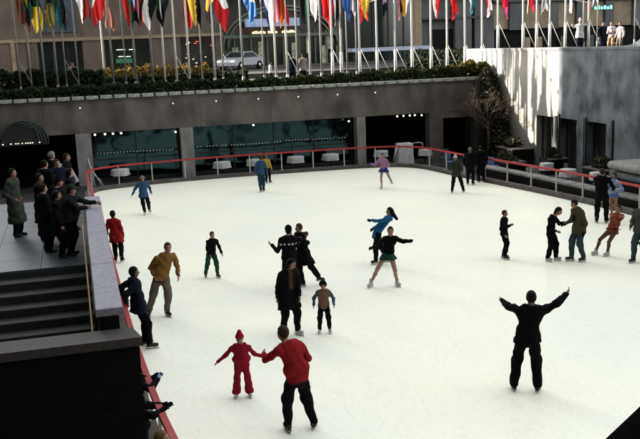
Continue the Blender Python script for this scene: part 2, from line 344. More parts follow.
# tall draped serving stand
t = thing('serving_stand', 'tall stand draped with a long white cloth beyond the rail near the pink skater', 'stand', (16.35, 43.45, -.06))
c = MB(); n = 24; vs = []
for z, f in ((1.12, 1), (1.08, 1.04), (.6, 1.08), (.05, 1.2)):
    for k in range(n):
        a = 2*math.pi*k/n; q = .40*f*(1+.07*math.sin(9*a)*(1.12-z)); q *= min(1/max(abs(math.cos(a)), 1e-6), 1/max(abs(math.sin(a)), 1e-6))*.95
        vs.append((q*math.cos(a), q*.7*math.sin(a), z))
c.add(vs, [tuple(range(n))]+[(i*n+(k+1) % n, i*n+k, (i+1)*n+k, (i+1)*n+(k+1) % n) for i in range(3) for k in range(n)], M['cloth_w'], True); c.build('drape', t)
c = MB(); c.tube([(-.42, -.2, 1.1), (-.55, -.25, .8), (-.72, -.28, .28)], [.035, .06, .03], M['cloth_w'], 6); c.build('hanging_corner', t)
c = MB(); c.tube([(.40, -.2, 1.1), (.75, -.2, 1.12), (.95, -.15, 1.05), (1.0, -.15, .6)], [.03, .05, .06, .03], M['cloth_w'], 6, flat=.6); c.build('hanging_corner', t)
# leaning white folded barrier left
t = thing('folding_barrier', 'pair of leaning white poles with a rope at the far left end of the rail', 'barrier', (.65, 42.55, -.05))
c = MB(); c.tube([(0, 0, 0), (-.25, .2, 1.5)], .03, M['post'], 6); c.build('pole', t); c = MB(); c.tube([(.38, -.1, 0), (-.1, .05, .95)], .03, M['post'], 6); c.build('pole', t)
c = MB(); c.tube([(-.2, .15, 1.2), (.0, 0, .7), (.2, -.05, .5), (.35, -.1, .15)], .022, M['cloth_w'], 6); c.build('rope', t)
t = thing('draped_crate', 'crate under a slanting white cloth behind the people at the left rail', 'crate', (-.55, 43.2, -.06))
c = MB(); c.add([(-.45, -.4, 1.25), (.05, -.4, 1.3), (.45, -.5, .45), (-.2, -.5, .4), (-.45, .3, 1.25), (.05, .3, 1.3), (.45, .3, .45), (-.2, .3, .4)], [(0, 3, 2, 1), (4, 0, 1, 5), (1, 2, 6, 5), (0, 4, 7, 3), (4, 5, 6, 7)], M['cloth_w']); c.build('drape', t)
c = MB(); c.box(-.3, .25, -.3, .25, 0, .45, M['frame']); c.build('crate', t)

# ------------------------------------------------------------------ right wall with door openings
rw = thing('right_wall', 'tall grey stone wall with dark doorways along the right side of the rink', 'wall')
ops = [(39.85, 38.1), (37.6, 36.04), (35.28, 33.8), (30.6, 29.0), (26.5, 24.9)]
ys = [48.2]+[y for o in ops for y in o]+[4]
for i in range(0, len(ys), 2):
    box('pier', (22, 22.6, ys[i+1], ys[i], -.06, 2.42), M['wall_sunlit'] if i == 0 else M['wall_r'], rw)
for i, (b, a) in enumerate(ops):
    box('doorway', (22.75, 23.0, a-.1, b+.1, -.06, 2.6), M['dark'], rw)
    box('door_frame', (22.3, 22.36, a, a+.07, -.05, 2.418), M['frame'], rw); box('door_frame', (22.3, 22.36, b-.07, b, -.05, 2.418), M['frame'], rw)
segs = [(37.75, 48.2, 'wall_sunlit'), (33.2, 37.75, 'wall_r'), (24, 33.2, 'wall_r'), (14, 24, 'wall_r'), (4, 14, 'wall_r')]
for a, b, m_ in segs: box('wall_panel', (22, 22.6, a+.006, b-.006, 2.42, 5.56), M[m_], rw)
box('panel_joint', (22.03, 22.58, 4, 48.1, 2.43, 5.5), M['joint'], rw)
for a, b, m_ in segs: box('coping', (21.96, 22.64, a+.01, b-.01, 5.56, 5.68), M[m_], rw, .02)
for y in (37.62, 35.32, 33.26): box('pilaster_edge', (21.93, 21.999, y, y+.1, -.05, 2.6), M['frame'], rw)
for a, b in ((36.1, 37.55), ): pass
box('pilaster', (21.9, 21.998, 35.45, 35.98, -.055, 2.55), M['wall_r'], rw); box('pilaster', (21.9, 21.998, 37.75, 38.05, -.055, 2.5), M['wall_r'], rw)
# granite ledge behind the right rail, stacked slabs
lg = thing('granite_ledge', 'low dark ledge with a pale top running behind the right rail', 'ledge')
def band(P, w0, z0, z1, m_, nm, par):
    mb = MB(); k = len(P); A = P; B = [(x+w0, y) for x, y in P]
    vs = [(x, y, z) for Q, z in ((A, z0), (A, z1), (B, z1), (B, z0)) for x, y in Q]
    mb.add(vs, [(r*k+i, r*k+i+1, ((r+1) % 4)*k+i+1, ((r+1) % 4)*k+i) for r in range(4) for i in range(k-1)]+[(0, k, 2*k, 3*k), (k-1, 4*k-1, 3*k-1, 2*k-1)], m_); return mb.build(nm, par)
LP = [(17.75, 37.5), (18.2, 34), (18.5, 31), (18.8, 28), (18.98, 24), (18.98, 12)]
band(LP, .5, -.05, .40, M['granite_d'], 'base', lg)
for i in range(len(LP)-1):
    a, b = LP[i], LP[i+1]; nn = max(1, round(math.dist(a, b)/1.6))
    for j in range(nn):
        p = [a[0]+(b[0]-a[0])*j/nn, a[1]+(b[1]-a[1])*j/nn]; q = [a[0]+(b[0]-a[0])*(j+1)/nn, a[1]+(b[1]-a[1])*(j+1)/nn]
        band([(p[0]-.04, p[1]-.012), (q[0]-.04, q[1]+.012)], .58, .402, .48, M['pillar'], 'top_slab', lg)
def rslab(name, x0, x1, y0, y1, z0, z1, m_, par):
    r = (z1-z0)/2; mb = MB(); vs = []; n = 9
    ring = [(math.cos(t), math.sin(t)) for t in [R_(-90+180*i/(n-1)) for i in range(n)]]
    prof = [(-c_*r, z0+r+s_*r) for c_, s_ in ring]          # rounded front nose
    for yy in (y0, y1):
        for dx, z in prof: vs.append((x0+r+dx, yy, z))
        vs += [(x1, yy, z1), (x1, yy, z0)]
    k = n+2
    mb.add(vs, [(i, (i+1) % k, (i+1) % k+k, i+k) for i in range(k)]+[tuple(range(k))[::-1], tuple(range(k, 2*k))], m_, False)
    return mb.build(name, par)
ss = thing('stacked_slabs', 'two thick round-nosed slabs stacked by the right wall at the far right', 'slabs')
rslab('slab', 19.15, 21.6, 24.2, 29.3, 1.22, 1.52, M['pillar'], ss); rslab('slab', 19.35, 21.6, 24.0, 29.5, .86, 1.16, M['wall_r'], ss)
box('plinth', (19.75, 21.6, 24.1, 29.4, -.05, .84), M['granite_d'], ss)
box('spacer', (19.8, 21.5, 24.3, 29.2, 1.16, 1.22), M['joint'], ss)
# clutter behind the right rail: draped tables and dark chairs
for x, y, r, l in ((19.9, 35.1, .3, 'far one of the white clothed tables behind the right rail'), (19.7, 33.0, .34, 'white clothed table behind the right rail by the doorway'), (20.2, 31.6, .3, 'white clothed table beside the stacked slabs'), (19.8, 30.6, .3, 'nearest white clothed table behind the right rail')):
    table(x, y, r, l, .78)
def chair(x, y, rz, col, label, grp):
    t = thing('cafe_chair', label, 'chair', (x, y, -.06), grp); t.rotation_euler.z = rz
    m_ = mat('chair_'+col, {'blue': (.05, .12, .28), 'dark': (.03, .03, .035)}[col], .7)
    c = MB(); c.box(-.2, .2, -.2, .2, .42, .46, m_, bev=.01); c.build('seat', t); c = MB(); c.box(-.2, .2, .17, .2, .55, .88, m_); c.build('backrest', t)
    for sx in (-.18, .18):
        for sy in (-.18, .18): c = MB(); c.tube([(sx, sy, 0), (sx, sy, .42 if sy < 0 else .88)], .015, M['frame'], 5); c.build('leg', t)
for i, (x, y, rz, col, l) in enumerate(((17.5, 40.2, .3, 'blue', 'blue chair beyond the rail just left of the pair in black'), (18.2, 38.9, 1.2, 'blue', 'blue chair beyond the rail behind the pair in black'), (18.6, 37.7, 2.0, 'blue', 'blue chair beyond the rail right of the pair in black'),
    (17.9, 41.8, -.4, 'dark', 'dark chair near the far right corner beyond the rail'), (20.4, 34.0, 1.5, 'dark', 'dark chair between the white tables and the grey wall'), (20.5, 36.4, 2.4, 'dark', 'dark chair in front of the middle doorway'), (20.3, 39.2, .8, 'dark', 'dark chair beside the ivy corner'))):
    chair(x, y, rz, col, l, 'chairs beyond the right rail')

# ------------------------------------------------------------------ terrace, stair, parapet, near granite wall (left)
tr = box('terrace', (-14, .02, 19.25, 28.6, -.06, 1.745), M['joint']); tr['kind'] = 'structure'
sl_ = MB(); sl_.box(0, .992, 0, 1.022, 0, .05, M['paving'], bev=.002); s0 = sl_.build('paving_slab', tr, (-.985-.0, 19.25+.01, 1.748))
L = []
for i in range(7):
    for j in range(9):
        if (i, j) != (0, 0): L.append((-.985-i*1.0, 19.26+j*1.03, 1.748+random.uniform(-.002, .002)))
copies(s0.data, 'paving_slab', tr, L)
stx = thing('stone_stair', 'broad dark stone stair going down from the left terrace', 'stairs')
for k in range(1, 11):
    z = 1.80-.17*k; y1 = 19.25-.385*(k-1)
    box('step', (-14, .02, y1-.40, y1-.002, max(z-.17, -.05) if k < 10 else -.06, z), M['step'], stx, .012)
# parapet
pp = thing('parapet', 'low wall capped with bluish granite between the terrace and the ice', 'wall')
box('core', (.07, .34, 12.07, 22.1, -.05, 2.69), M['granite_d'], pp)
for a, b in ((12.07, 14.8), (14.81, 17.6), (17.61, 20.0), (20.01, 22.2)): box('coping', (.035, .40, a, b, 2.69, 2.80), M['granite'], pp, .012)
hr = thing('stair_handrail', 'thin brass handrail sloping down the stair beside the granite capped wall', 'handrail')
mb = MB(); mb.tube([(-.05, 20.6, 2.62), (-.045, 19.3, 2.62), (-.03, 14.6, .72), (-.03, 12.2, -.0)], .022, M['brass'], 8); mb.build('rail', hr)
for y, z in ((19.9, 2.62), (18.6, 2.33), (17.2, 1.76), (15.8, 1.2)): mb = MB(); mb.tube([(-.045, y, z), (.069, y, z-.03)], .012, M['brass'], 6); mb.build('bracket', hr)
bw = thing('near_wall', 'near black granite wall with a brown stone coping in the lower left corner', 'wall')
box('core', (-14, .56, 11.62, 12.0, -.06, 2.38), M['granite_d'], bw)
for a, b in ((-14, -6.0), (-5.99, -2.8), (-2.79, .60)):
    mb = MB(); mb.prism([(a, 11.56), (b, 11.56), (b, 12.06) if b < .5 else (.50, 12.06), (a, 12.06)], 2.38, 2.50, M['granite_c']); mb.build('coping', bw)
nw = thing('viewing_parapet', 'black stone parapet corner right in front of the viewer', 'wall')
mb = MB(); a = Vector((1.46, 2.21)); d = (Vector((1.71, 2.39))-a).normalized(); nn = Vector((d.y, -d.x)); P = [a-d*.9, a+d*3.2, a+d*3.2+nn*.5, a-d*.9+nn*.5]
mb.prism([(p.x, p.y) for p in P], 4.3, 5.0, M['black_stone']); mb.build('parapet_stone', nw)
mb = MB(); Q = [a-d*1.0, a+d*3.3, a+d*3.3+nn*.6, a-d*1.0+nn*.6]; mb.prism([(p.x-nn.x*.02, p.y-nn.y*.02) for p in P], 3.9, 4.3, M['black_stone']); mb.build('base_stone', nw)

# ------------------------------------------------------------------ upper level
up_ = MB(); up_.box(-40, 21.99, FY+.52, 58, 3.06, 4.25, M['walk']); up_.box(22.62, 90, 4, 58, -.06, 5.35, M['walk']); tag(up_.build('sidewalk'), kind='structure')
st = MB(); st.box(-60, 120, 58.01, 70.5, .0, 4.55, M['street']); tag(st.build('street'), kind='structure')
st = MB(); st.box(-60, 120, 70.51, 100, .0, 4.68, M['walk']); tag(st.build('far_pavement'), kind='structure')
# far facades (front plane y = 75)
BY = 75.0
lb = thing('limestone_building', 'tan limestone building with dark shop openings behind the flags on the left', 'building')
for a, b in ((-7, -2.4), (1.04, 2.77), (6.41, 8.85), (11.74, 12.35)): box('pier', (a, b, BY, BY+1.2, 4.68, 7.3), M['limestone'], lb)
box('facade', (-7, 12.35, BY, BY+1.2, 7.3, 42), M['limestone'], lb)
box('cornice', (-7, 12.35, BY-.12, BY, 7.3, 7.55), M['limestone_p'], lb)
for a, b in ((-5.9, -5.5), (-4.4, -4.1), (-3.2, -3.0)): box('fluting', (a, b, BY-.1, BY-.001, 4.7, 7.29), M['limestone_p'], lb)
box('backing', (-6.9, 12.3, BY+1.3, BY+14, 4.68, 41.5), M['dark'], lb)
for a, b in ((-2.4, 1.04), (2.77, 6.41), (8.85, 11.74)):
    f = box('shop_window', (a, b, BY+.7, BY+.74, 4.7, 7.29), M['darkglass'], lb)
    for k in range(4): x = a+(b-a)*k/3; box('frame', (x-.05, x+.05, BY+.6, BY+.69, 4.7, 7.28), M['frame'], f)
mb = MB()
for x0, x1, z in ((3.7, 4.4, 6.45), (4.7, 5.2, 6.43), (3.8, 4.3, 5.9), (4.4, 4.8, 5.88)): mb.box(x0, x1, BY+.5, BY+.55, z, z+.05, mat('shop_light', (.75, 1, .85), emit=.3))
mb.box(3.6, 4.9, BY+.5, BY+.55, 5.4, 5.75, mat('green_awning', (.03, .16, .07), .8)); tag(mb.build('shop_display', lb), kind='stuff')
mb = MB()
for k in range(13): x = random.uniform(9.0, 11.4); z = random.uniform(5.1, 6.9); mb.box(x, x+random.uniform(.08, .26), BY+.4, BY+.45, z, z+.06, M['gold_light'] if k % 3 else mat('red_light', (1, .12, .08), emit=.18))
tag(mb.build('shop_display', lb), kind='stuff')
# panel over the left door; its gold figure stands in for a sunlit flag
rl = MB(); rl.box(-2.2, .8, BY-.14, BY-.121, 8.0, 10.6, mat('relief_ground', (.03, .04, .05), .6))
rl.build('relief_panel', lb)
mb = MB(); mb.lathe([(.02, -.9), (.16, -.7), (.24, -.2), (.20, .1), (.26, .35), (.10, .55), (.13, .75), (.02, .95)], (-1.35, BY-.2, 9.3), mat('sunlit_gold', (.42, .24, .09), .5), 10); mb.build('panel_figure', lb)
mb = MB(); mb.lathe([(.02, -.7), (.14, -.5), (.2, -.1), (.24, .2), (.08, .45), (.12, .6), (.02, .8)], (-.1, BY-.2, 9.1), mat('bronze_relief', (.035, .035, .03), .5), 10); mb.build('panel_figure', lb)

# glazed arched entrance
ae = thing('arched_entrance', 'glazed entrance with a green metal arch, blue awning and gold lettered sign', 'entrance')
gm = mat('green_metal', (.06, .085, .06), .5)
ctr = 17.4; rad = 5.0
for rr in (5.0, 4.6): mb = MB(); mb.tube([(ctr+rr*math.cos(t), BY+.3, 6.2+.85*rr*math.sin(t)*.8) for t in [R_(180*i/24) for i in range(25)]], .12, gm, 6); mb.build('arch', ae)
for x in (12.45, 13.4, 14.8, 16.2, 17.6, 19.0, 20.4, 21.4, 22.3): box('mullion', (x-.06, x+.06, BY+.3, BY+.45, 4.7, 7.6), gm, ae)
box('beam', (12.4, 22.4, BY+.15, BY+.29, 7.05, 7.3), gm, ae); 
for a, b in ((12.5, 16.2), (16.25, 19.9), (19.95, 22.35)): box('pane', (a, b, BY+.5, BY+.53, 4.7, 11.5), M['darkglass'], ae)
box('awning', (14.3, 18.8, BY-.9, BY+.1, 7.9, 8.55), mat('blue_awning', (.20, .27, .42), .8, (.32, .40, .55), 1.5), ae)
mb = MB()
for k in range(22):
    if k in (7, 13, 14): continue
    x = 14.9+.17*k; mb.box(x, x+.11, BY+.02, BY+.06, 7.36, 7.36+(.22 if k % 3 else .16), M['gold_light'])
tag(mb.build('sign_lettering', ae), kind='stuff')
for x, z, wd in ((13.2, 5.2, .5), (15.4, 5.6, .35), (18.3, 5.4, .5), (19.6, 6.0, .25), (20.8, 5.1, .7), (21.3, 6.3, .5)):
    box('lobby_panel', (x, x+wd, BY+.34, BY+.36, z-.4, z+1.1), mat('lobby_glow', (.34, .33, .22), .8, (.12, .14, .10), 3), ae)
box('upper_wall', (12.35, 23, BY+.55, BY+12, 4.7, 42), M['limestone'], ae)
# dark glass building in the middle
db = thing('dark_building', 'dark glass fronted building behind the middle flagpoles', 'building')
box('core', (23.0, 30.2, BY+1.2, BY+13, 4.68, 40), M['dark'], db)
for k in range(5): a = 23.0+1.44*k; box('window_pane', (a+.08, a+1.36, BY+1.0, BY+1.1, 4.7, 16), M['darkglass'], db)
for k in range(6): a = 23.0+1.44*k; box('mullion', (a-.06, a+.06, BY+.9, BY+1.15, 4.69, 16), M['frame'], db)
cp = thing('street_canopy', 'long pale blue-grey canopy low behind the middle flagpoles', 'canopy')
box('roof', (22.3, 29.3, 70.8, 72.4, 5.55, 5.85), mat('canopy_metal', (.30, .33, .42), .6), cp)
for x in (22.6, 25.8, 29.0): box('post', (x, x+.12, 71.5, 71.62, 4.68, 5.55), M['frame'], cp)
bc = thing('brown_column', 'slim brown column behind the white and gold flags', 'column')
box('shaft', (27.9, 28.5, 71.0, 71.6, 5.86, 14), mat('brown_stone', (.20, .15, .10), .8), bc); box('base', (27.8, 28.6, 70.9, 71.7, 4.68, 5.54), M['limestone'], bc)
# grey building on the right
gb = thing('grey_building', 'grey stone building with tan panels and a dark ground floor on the right', 'building')
box('facade', (30.2, 62, BY+.8, BY+14, 4.68, 42), M['greystone'], gb)
for z0, z1 in ((8.05, 8.25), (10.1, 10.35)): box('ledge', (30.2, 37.0, BY+.2, BY+.79, z0, z1), M['frame'], gb)
box('recess', (31.2, 37.2, BY+.7, BY+.79, 4.7, 7.2), M['dark'], gb); box('recess', (37.3, 61, BY+.7, BY+.79, 4.7, 7.0), M['dark'], gb)
box('ledge', (37.2, 61.5, BY+.1, BY+.79, 9.35, 9.55), M['frame'], gb); box('wall_base', (31.0, 38.9, BY+.3, BY+.69, 4.69, 5.2), M['greystone'], gb)
for a, b in ((33.4, 35.0), (35.3, 37.2), (38.75, 40.3), (43.0, 43.7), (45.6, 46.3), (48.6, 49.5), (51.6, 52.4), (54.8, 55.6), (58, 59)): box('column', (a, b, BY+.25, BY+.79, 4.69 if a < 38 else 6.9, 9.3), M['greystone'], gb)
for a, b in ((37.25, 38.7), (40.35, 42.95), (43.75, 45.55), (46.35, 48.55), (49.55, 51.55), (52.45, 54.75), (55.65, 57.95)): box('tan_panel', (a, b, BY+.5, BY+.79, 7.0, 9.3), M['limestone_p'], gb)
for a in (40.4, 41.6, 44, 47, 50, 53): box('shop_pier', (a, a+.5, BY+.35, BY+.69, 4.7, 6.2), M['limestone_p'] if a < 43 else M['frame'], gb)
sg = MB()
for k in range(6): sg.box(47.4+.33*k, 47.62+.33*k, BY+.2, BY+.24, 8.5, 8.85 if k % 2 else 8.75, mat('teal_sign', (.25, .8, .7), emit=.18))
tag(sg.build('sign_lettering', gb), kind='stuff')
# tall neighbours just outside the view that keep the rink in shade
for nm, b, lab in (('office_tower', (-40, -14, -30, 59.2, 0, 60), 'broad stone office tower on the left side of the plaza'), ('office_tower', (-30, 60, -34, -16, 0, 45), 'stone office block behind the viewer')):
    t = thing(nm, lab, 'building'); box('wall', b, M['tower'], t)
    for k in range(7):
        z = 6+k*6
        if b[1] == -14: box('window_band', (-13.998, -13.95, -28, 58, z, z+2.6), M['darkglass'], t)
        else: box('window_band', (-29, 59, -15.998, -15.95, z, z+2.6), M['darkglass'], t)

# ------------------------------------------------------------------ flagpoles and flags
FC = {'red': (.42, .02, .025), 'white': (.72, .72, .70), 'blue': (.06, .15, .38), 'navy': (.01, .02, .07), 'black': (.012, .012, .014), 'gold': (.50, .28, .03), 'yellow': (.62, .45, .05), 'orange': (.58, .14, .02),
      'green': (.02, .09, .04), 'dkgreen': (.01, .04, .02), 'olive': (.12, .10, .02), 'brown': (.12, .045, .03), 'teal': (.02, .10, .12), 'grey': (.28, .28, .30), 'maroon': (.22, .02, .02), 'pink': (.62, .25, .33),
      'lilac': (.42, .34, .50), 'crimson': (.42, .01, .05), 'magenta': (.45, .03, .13), 'cream': (.72, .68, .52), 'lightblue': (.25, .42, .68)}
def flag_mat(c):
    m = cloth('flag_'+c, tuple(v*1.0 for v in FC[c]))
    b = m.node_tree.nodes['Principled BSDF']; 
    N, L = m.node_tree.nodes, m.node_tree.links
    if not [n for n in N if n.type == 'BSDF_TRANSLUCENT']:
        t = N.new('ShaderNodeBsdfTranslucent'); t.inputs[0].default_value = (*[min(1, v*1.3) for v in FC[c]], 1); mx = N.new('ShaderNodeMixShader'); mx.inputs[0].default_value = .45
        o = [n for n in N if n.type == 'OUTPUT_MATERIAL'][0]; L.new(b.outputs[0], mx.inputs[1]); L.new(t.outputs[0], mx.inputs[2]); L.new(mx.outputs[0], o.inputs[0])
    return m
def flag(parent, px, py, zb, cols, side, ztop=10.9, seed=0):
    rs = random.Random(seed); nu, nv = 26, 16; W = 1.35; vs = []; ph = rs.uniform(0, 6)
    hz = ztop-1.5
    amp = rs.uniform(.07, .13); reach = rs.uniform(.58, .9)*(1.1 if seed < 22 else .8)
    for i in range(nu+1):
        u = i/nu
        zt = ztop-.15-(u**.8)*(ztop-1.0-zb)*.62; zl = hz-.1-(hz-.1-zb)*min(1, u*2.3)**.7*(1-.22*math.sin(u*5+ph)**2)
        for j in range(nv+1):
            v = j/nv; z = zt*(1-v)+zl*v
            sp = reach*(u**.9)*(.6+.4*math.sin(min(1, v*1.3)*math.pi*.5))*(1-.15*v)
            x = side*(.05+sp+.05*math.sin(7*u+ph+3*v)); y = amp*math.sin(u*17+ph+v*1.6)*(.35+u)+.03*math.sin(9*v+ph)
            vs.append((px+x, py+y, z))
    mb = MB(); n = len(cols); horiz = rs.random() < .45
    for i in range(nu):
        for j in range(nv):
            k = int(n*(j/nv)) if horiz else int(n*((i+rs.uniform(-.05, .05))/nu))
            mb_c = cols[max(0, min(n-1, k))]
            q = [i*(nv+1)+j, (i+1)*(nv+1)+j, (i+1)*(nv+1)+j+1, i*(nv+1)+j+1]
            mb.f.append(q); mb.m.append(mb.mi(flag_mat(mb_c))); mb.sm.append(True)
    mb.v = vs; o = mb.build('flag', parent); return o
PO = [(-2.48, 47.1, 's', 7.47, 'olive brown', 'thin grey flagpole with an olive and brown flag, leftmost of the row'),
(-1.96, 47.1, 'd', 7.40, 'dkgreen yellow', 'grey flagpole with a dark green and yellow flag, second from the left end'),
(-1.30, 47.1, 'd', 7.77, 'black teal', 'thick grey flagpole with a black flag beside the gold figure over the left door'),
(-.70, 47.1, 'd', 7.46, 'teal black', 'grey flagpole with a teal and black flag in front of the left dark doorway'),
(-.27, 47.1, 's', 7.49, 'black olive', 'thin grey flagpole with a black and olive flag above the passer-by in tan'),
(.33, 47.1, 's', 7.82, 'white maroon', 'thin grey flagpole with a white and maroon flag in front of the pale pier'),
(1.93, 56, 'b', 7.6, 'brown', 'sunlit white flagpole standing far back at the left end of the golden flowers'),
(2.04, 47.1, 'd', 7.62, 'white red', 'grey flagpole with a white and red flag left of the green shop window'),
(2.68, 47.1, 's', 7.45, 'red green', 'thin grey flagpole with a red and green flag over the green shop window'),
(3.18, 47.1, 'd', 7.48, 'lightblue white red', 'grey flagpole with a pale blue, white and red flag over the green shop window'),
(4.04, 47.1, 'd', 7.46, 'teal red black', 'grey flagpole with a teal, red and black flag above the golden flowers'),
(4.54, 46.0, 'b', 7.36, 'black white', 'white flagpole with a black and white flag above the golden flowers'),
(5.14, 46.0, 'b', 7.49, 'blue green black', 'white flagpole with a blue, green and black flag'),
(5.79, 46.0, 'b', 7.32, 'yellow black', 'white flagpole with a yellow and black flag'),
(6.60, 47.1, 's', 7.38, 'red maroon', 'thin grey flagpole with a plain dull red flag'),
(7.08, 46.0, 'b', 7.13, 'white red', 'white flagpole with a white flag edged in red, left of the parked car'),
(7.70, 47.1, 's', 7.60, 'gold gold black', 'thin grey flagpole with a large gold flag in front of the parked car'),
(8.76, 47.1, 'd', 7.51, 'white blue', 'grey flagpole with a white and blue flag left of the blue awning'),
(9.89, 47.1, 's', 7.27, 'blue white navy', 'thin grey flagpole with a blue, white and navy flag before the blue awning'),
(10.29, 46.0, 'b', 7.23, 'red orange red', 'white flagpole with a red and orange flag before the gold sign'),
(10.90, 46.0, 'b', 7.06, 'crimson pink white', 'white flagpole with a crimson, pink and white flag right of the gold sign'),
(11.74, 47.1, 'd', 7.37, 'black dkgreen', 'grey flagpole with a black flag near the two seated passers-by'),
(12.14, 46.0, 'b', 7.52, 'white', 'white flagpole with an all white flag'),
(13.07, 47.1, 'd', 7.17, 'red', 'thick grey flagpole with a plain bright red flag'),
(13.37, 46.0, 'b', 7.13, 'white black', 'white flagpole with a white and black flag at the left end of the dark building'),
(13.86, 46.0, 'b', 7.42, 'blue', 'white flagpole with a plain blue flag'),
(14.52, 47.1, 's', 7.76, 'green grey', 'thin grey flagpole with a green and grey flag beside the plain blue one'),
(15.06, 47.1, 's', 7.32, 'orange white red', 'thin grey flagpole with an orange, white and red flag'),
(14.89, 46.0, 'b', 7.60, 'red yellow', 'white flagpole with a red and yellow flag'),
(15.87, 46.0, 'b', 7.57, 'white lilac black', 'white flagpole with a white, lilac and black flag'),
(16.90, 46.0, 'b', 7.44, 'pink pink black', 'white flagpole with a pink and black flag'),
(17.87, 46.0, 'b', 7.62, 'cream gold', 'white flagpole with a cream and gold flag beside the brown column'),
(18.98, 46.0, 'b', 7.48, 'white red', 'white flagpole with a white and red flag before the grey building'),
(19.92, 46.0, 'b', 7.35, 'pink red', 'white flagpole with a pink and red flag before the grey building'),
(20.98, 46.0, 'b', 7.64, 'white teal', 'white flagpole with a white and teal flag before the grey building'),
(22.00, 46.0, 'b', 7.45, 'crimson white', 'white flagpole with a crimson and white flag by the corner of the high wall'),
(22.97, 46.0, 'b', 7.32, 'red magenta', 'white flagpole with a red and magenta flag at the left end of the high wall'),
(24.51, 46.0, 'b', 7.49, 'cream red', 'white flagpole with a cream and red flag above the sunlit wall'),
(25.35, 46.0, 'b', 7.47, 'yellow grey', 'white flagpole with a yellow and grey flag above the sunlit wall'),
(26.17, 46.0, 'b', 7.66, 'pink white', 'white flagpole with a pink and white flag above the sunlit wall'),
(27.15, 46.0, 'b', 7.53, 'white', 'white flagpole with a plain white flag above the wall'),
(28.86, 46.9, 'd', 7.63, 'red', 'grey flagpole with a small red flag left of the person in white'),
(28.63, 46.0, 'b', 7.82, 'red white', 'white flagpole with a red and white flag beside the person in white'),
(29.78, 46.9, 's', 7.84, 'teal', 'thin grey flagpole with a teal flag left of the three onlookers'),
(32.27, 46.9, 's', 7.83, 'orange grey', 'thin grey flagpole with an orange and grey flag near the right edge')]
for i, (x, y, k, zb, cs_, lab) in enumerate(PO):
    z0 = 4.25 if x < 22.5 else 5.35; r = {'b': .056, 'd': .056, 's': .04}[k]; m_ = M['pole'] if k == 'b' else M['pole_d']
    t = thing('flagpole', lab, 'flagpole', (x, y, z0), 'flagpoles above the rink')
    mb = MB(); mb.tube([(0, 0, 0), (0, 0, 3.5), (0, 0, 6.9)], [r, r*.92, r*.7], m_, 10); mb.build('pole', t)
    mb = MB(); mb.tube([(0, 0, .0), (0, 0, 1.55 if x > 13 and k == 'b' else .5)], r*1.45, m_, 10); mb.build('sleeve', t)
    mb = MB(); mb.lathe([(.02, 6.9), (.09, 6.97), (.09, 7.03), (.02, 7.1)], (0, 0, 0), M['brass'], 10); mb.build('finial', t)
    if (x > 15.5 and k == 'b') or i % 4 == 0:
        mb = MB(); mb.tube([(0.02, -.02, 1.75), (.72, -.1, .25)], .018, m_, 6); mb.build('strut', t)
    flag(t, 0, 0, zb-z0-.1, cs_.split(), 1 if random.random() < .6 else -1, 6.7, i)

# ------------------------------------------------------------------ vegetation
def leafmass(name, pts_fn, n, size, mats, parent=None, seed=0, flatz=.6):
    rg = np.random.default_rng(seed); P = pts_fn(rg, n)
    n = len(P); d1 = rg.normal(size=(n, 3)); d1 /= np.linalg.norm(d1, axis=1)[:, None]; d2 = np.cross(d1, rg.normal(size=(n, 3))); d2 /= np.linalg.norm(d2, axis=1)[:, None]
    s = size*rg.uniform(.6, 1.5, n)[:, None]
    V = np.stack([P-d1*s, P+d2*s*.5+d1*s*.1, P+d1*s, P-d2*s*.5+d1*s*.1], 1).reshape(-1, 3)
    me = bpy.data.meshes.new(name); me.vertices.add(len(V)); me.vertices.foreach_set('co', V.astype('f4').ravel())
    me.loops.add(4*n); me.loops.foreach_set('vertex_index', np.arange(4*n)); me.polygons.add(n); me.polygons.foreach_set('loop_start', np.arange(0, 4*n, 4)); me.polygons.foreach_set('loop_total', np.full(n, 4))
    for m_ in mats: me.materials.append(m_)
    me.update(); me.validate(); me.polygons.foreach_set('material_index', rg.integers(0, len(mats), n)); return link(name, me, parent)
leafA = mat('leaf_dark', (.014, .022, .010), .85, (.012, .018, .01), 3, spec=.08); leafB = mat('leaf_mid', (.028, .038, .013), .85, (.02, .028, .01), 3, spec=.08); leafC = mat('leaf_olive', (.085, .08, .02), .85, (.05, .05, .015), 3, spec=.08)
leafD = mat('leaf_gold', (.16, .10, .02), .85, (.2, .12, .025), 3, spec=.08); leafE = mat('leaf_brown', (.07, .05, .03), .8)
def slabpts(x0, x1, y0, y1, z0, zf):
    def f(rg, n):
        x = rg.uniform(x0, x1, n); y = rg.uniform(y0, y1, n); top = zf(x)+.05*np.sin(x*9)+.06*np.sin(x*3.3+1); z = z0+(top-z0)*rg.uniform(0, 1, n)**.7; return np.stack([x, y, z], 1)
    return f
def hedge(x0, x1, y0, y1, z0, zf, n, sz, mats, label, seed, name='hedge', cat='hedge'):
    t = thing(name, label, cat)
    o = leafmass('foliage', slabpts(x0, x1, y0, y1, z0, zf), n, sz, mats, t, seed); o['kind'] = 'stuff'
    mb = MB()
    for k in range(int((x1-x0)/.5)+1):
        x = x0+.1+.5*k+random.uniform(-.1, .1); mb.tube([(x, (y0+y1)/2, z0-.05), (x+random.uniform(-.1, .1), (y0+y1)/2, z0+.25)], .02, leafE, 5)
    b = mb.build('stems', t); b['kind'] = 'stuff'; return t
hedge(-7.5, 8, 44.95, 45.7, 4.1, lambda x: 4.72+0*x, 15000, .07, [leafA, leafA, leafB], 'low dark clipped hedge along the left half of the far wall top', 1)
hedge(8.1, 22, 44.95, 45.7, 4.1, lambda x: 4.62+.03*(x-8)*.5, 15000, .07, [leafA, leafB, leafB], 'low green clipped hedge along the sunlit right half of the far wall top', 2)
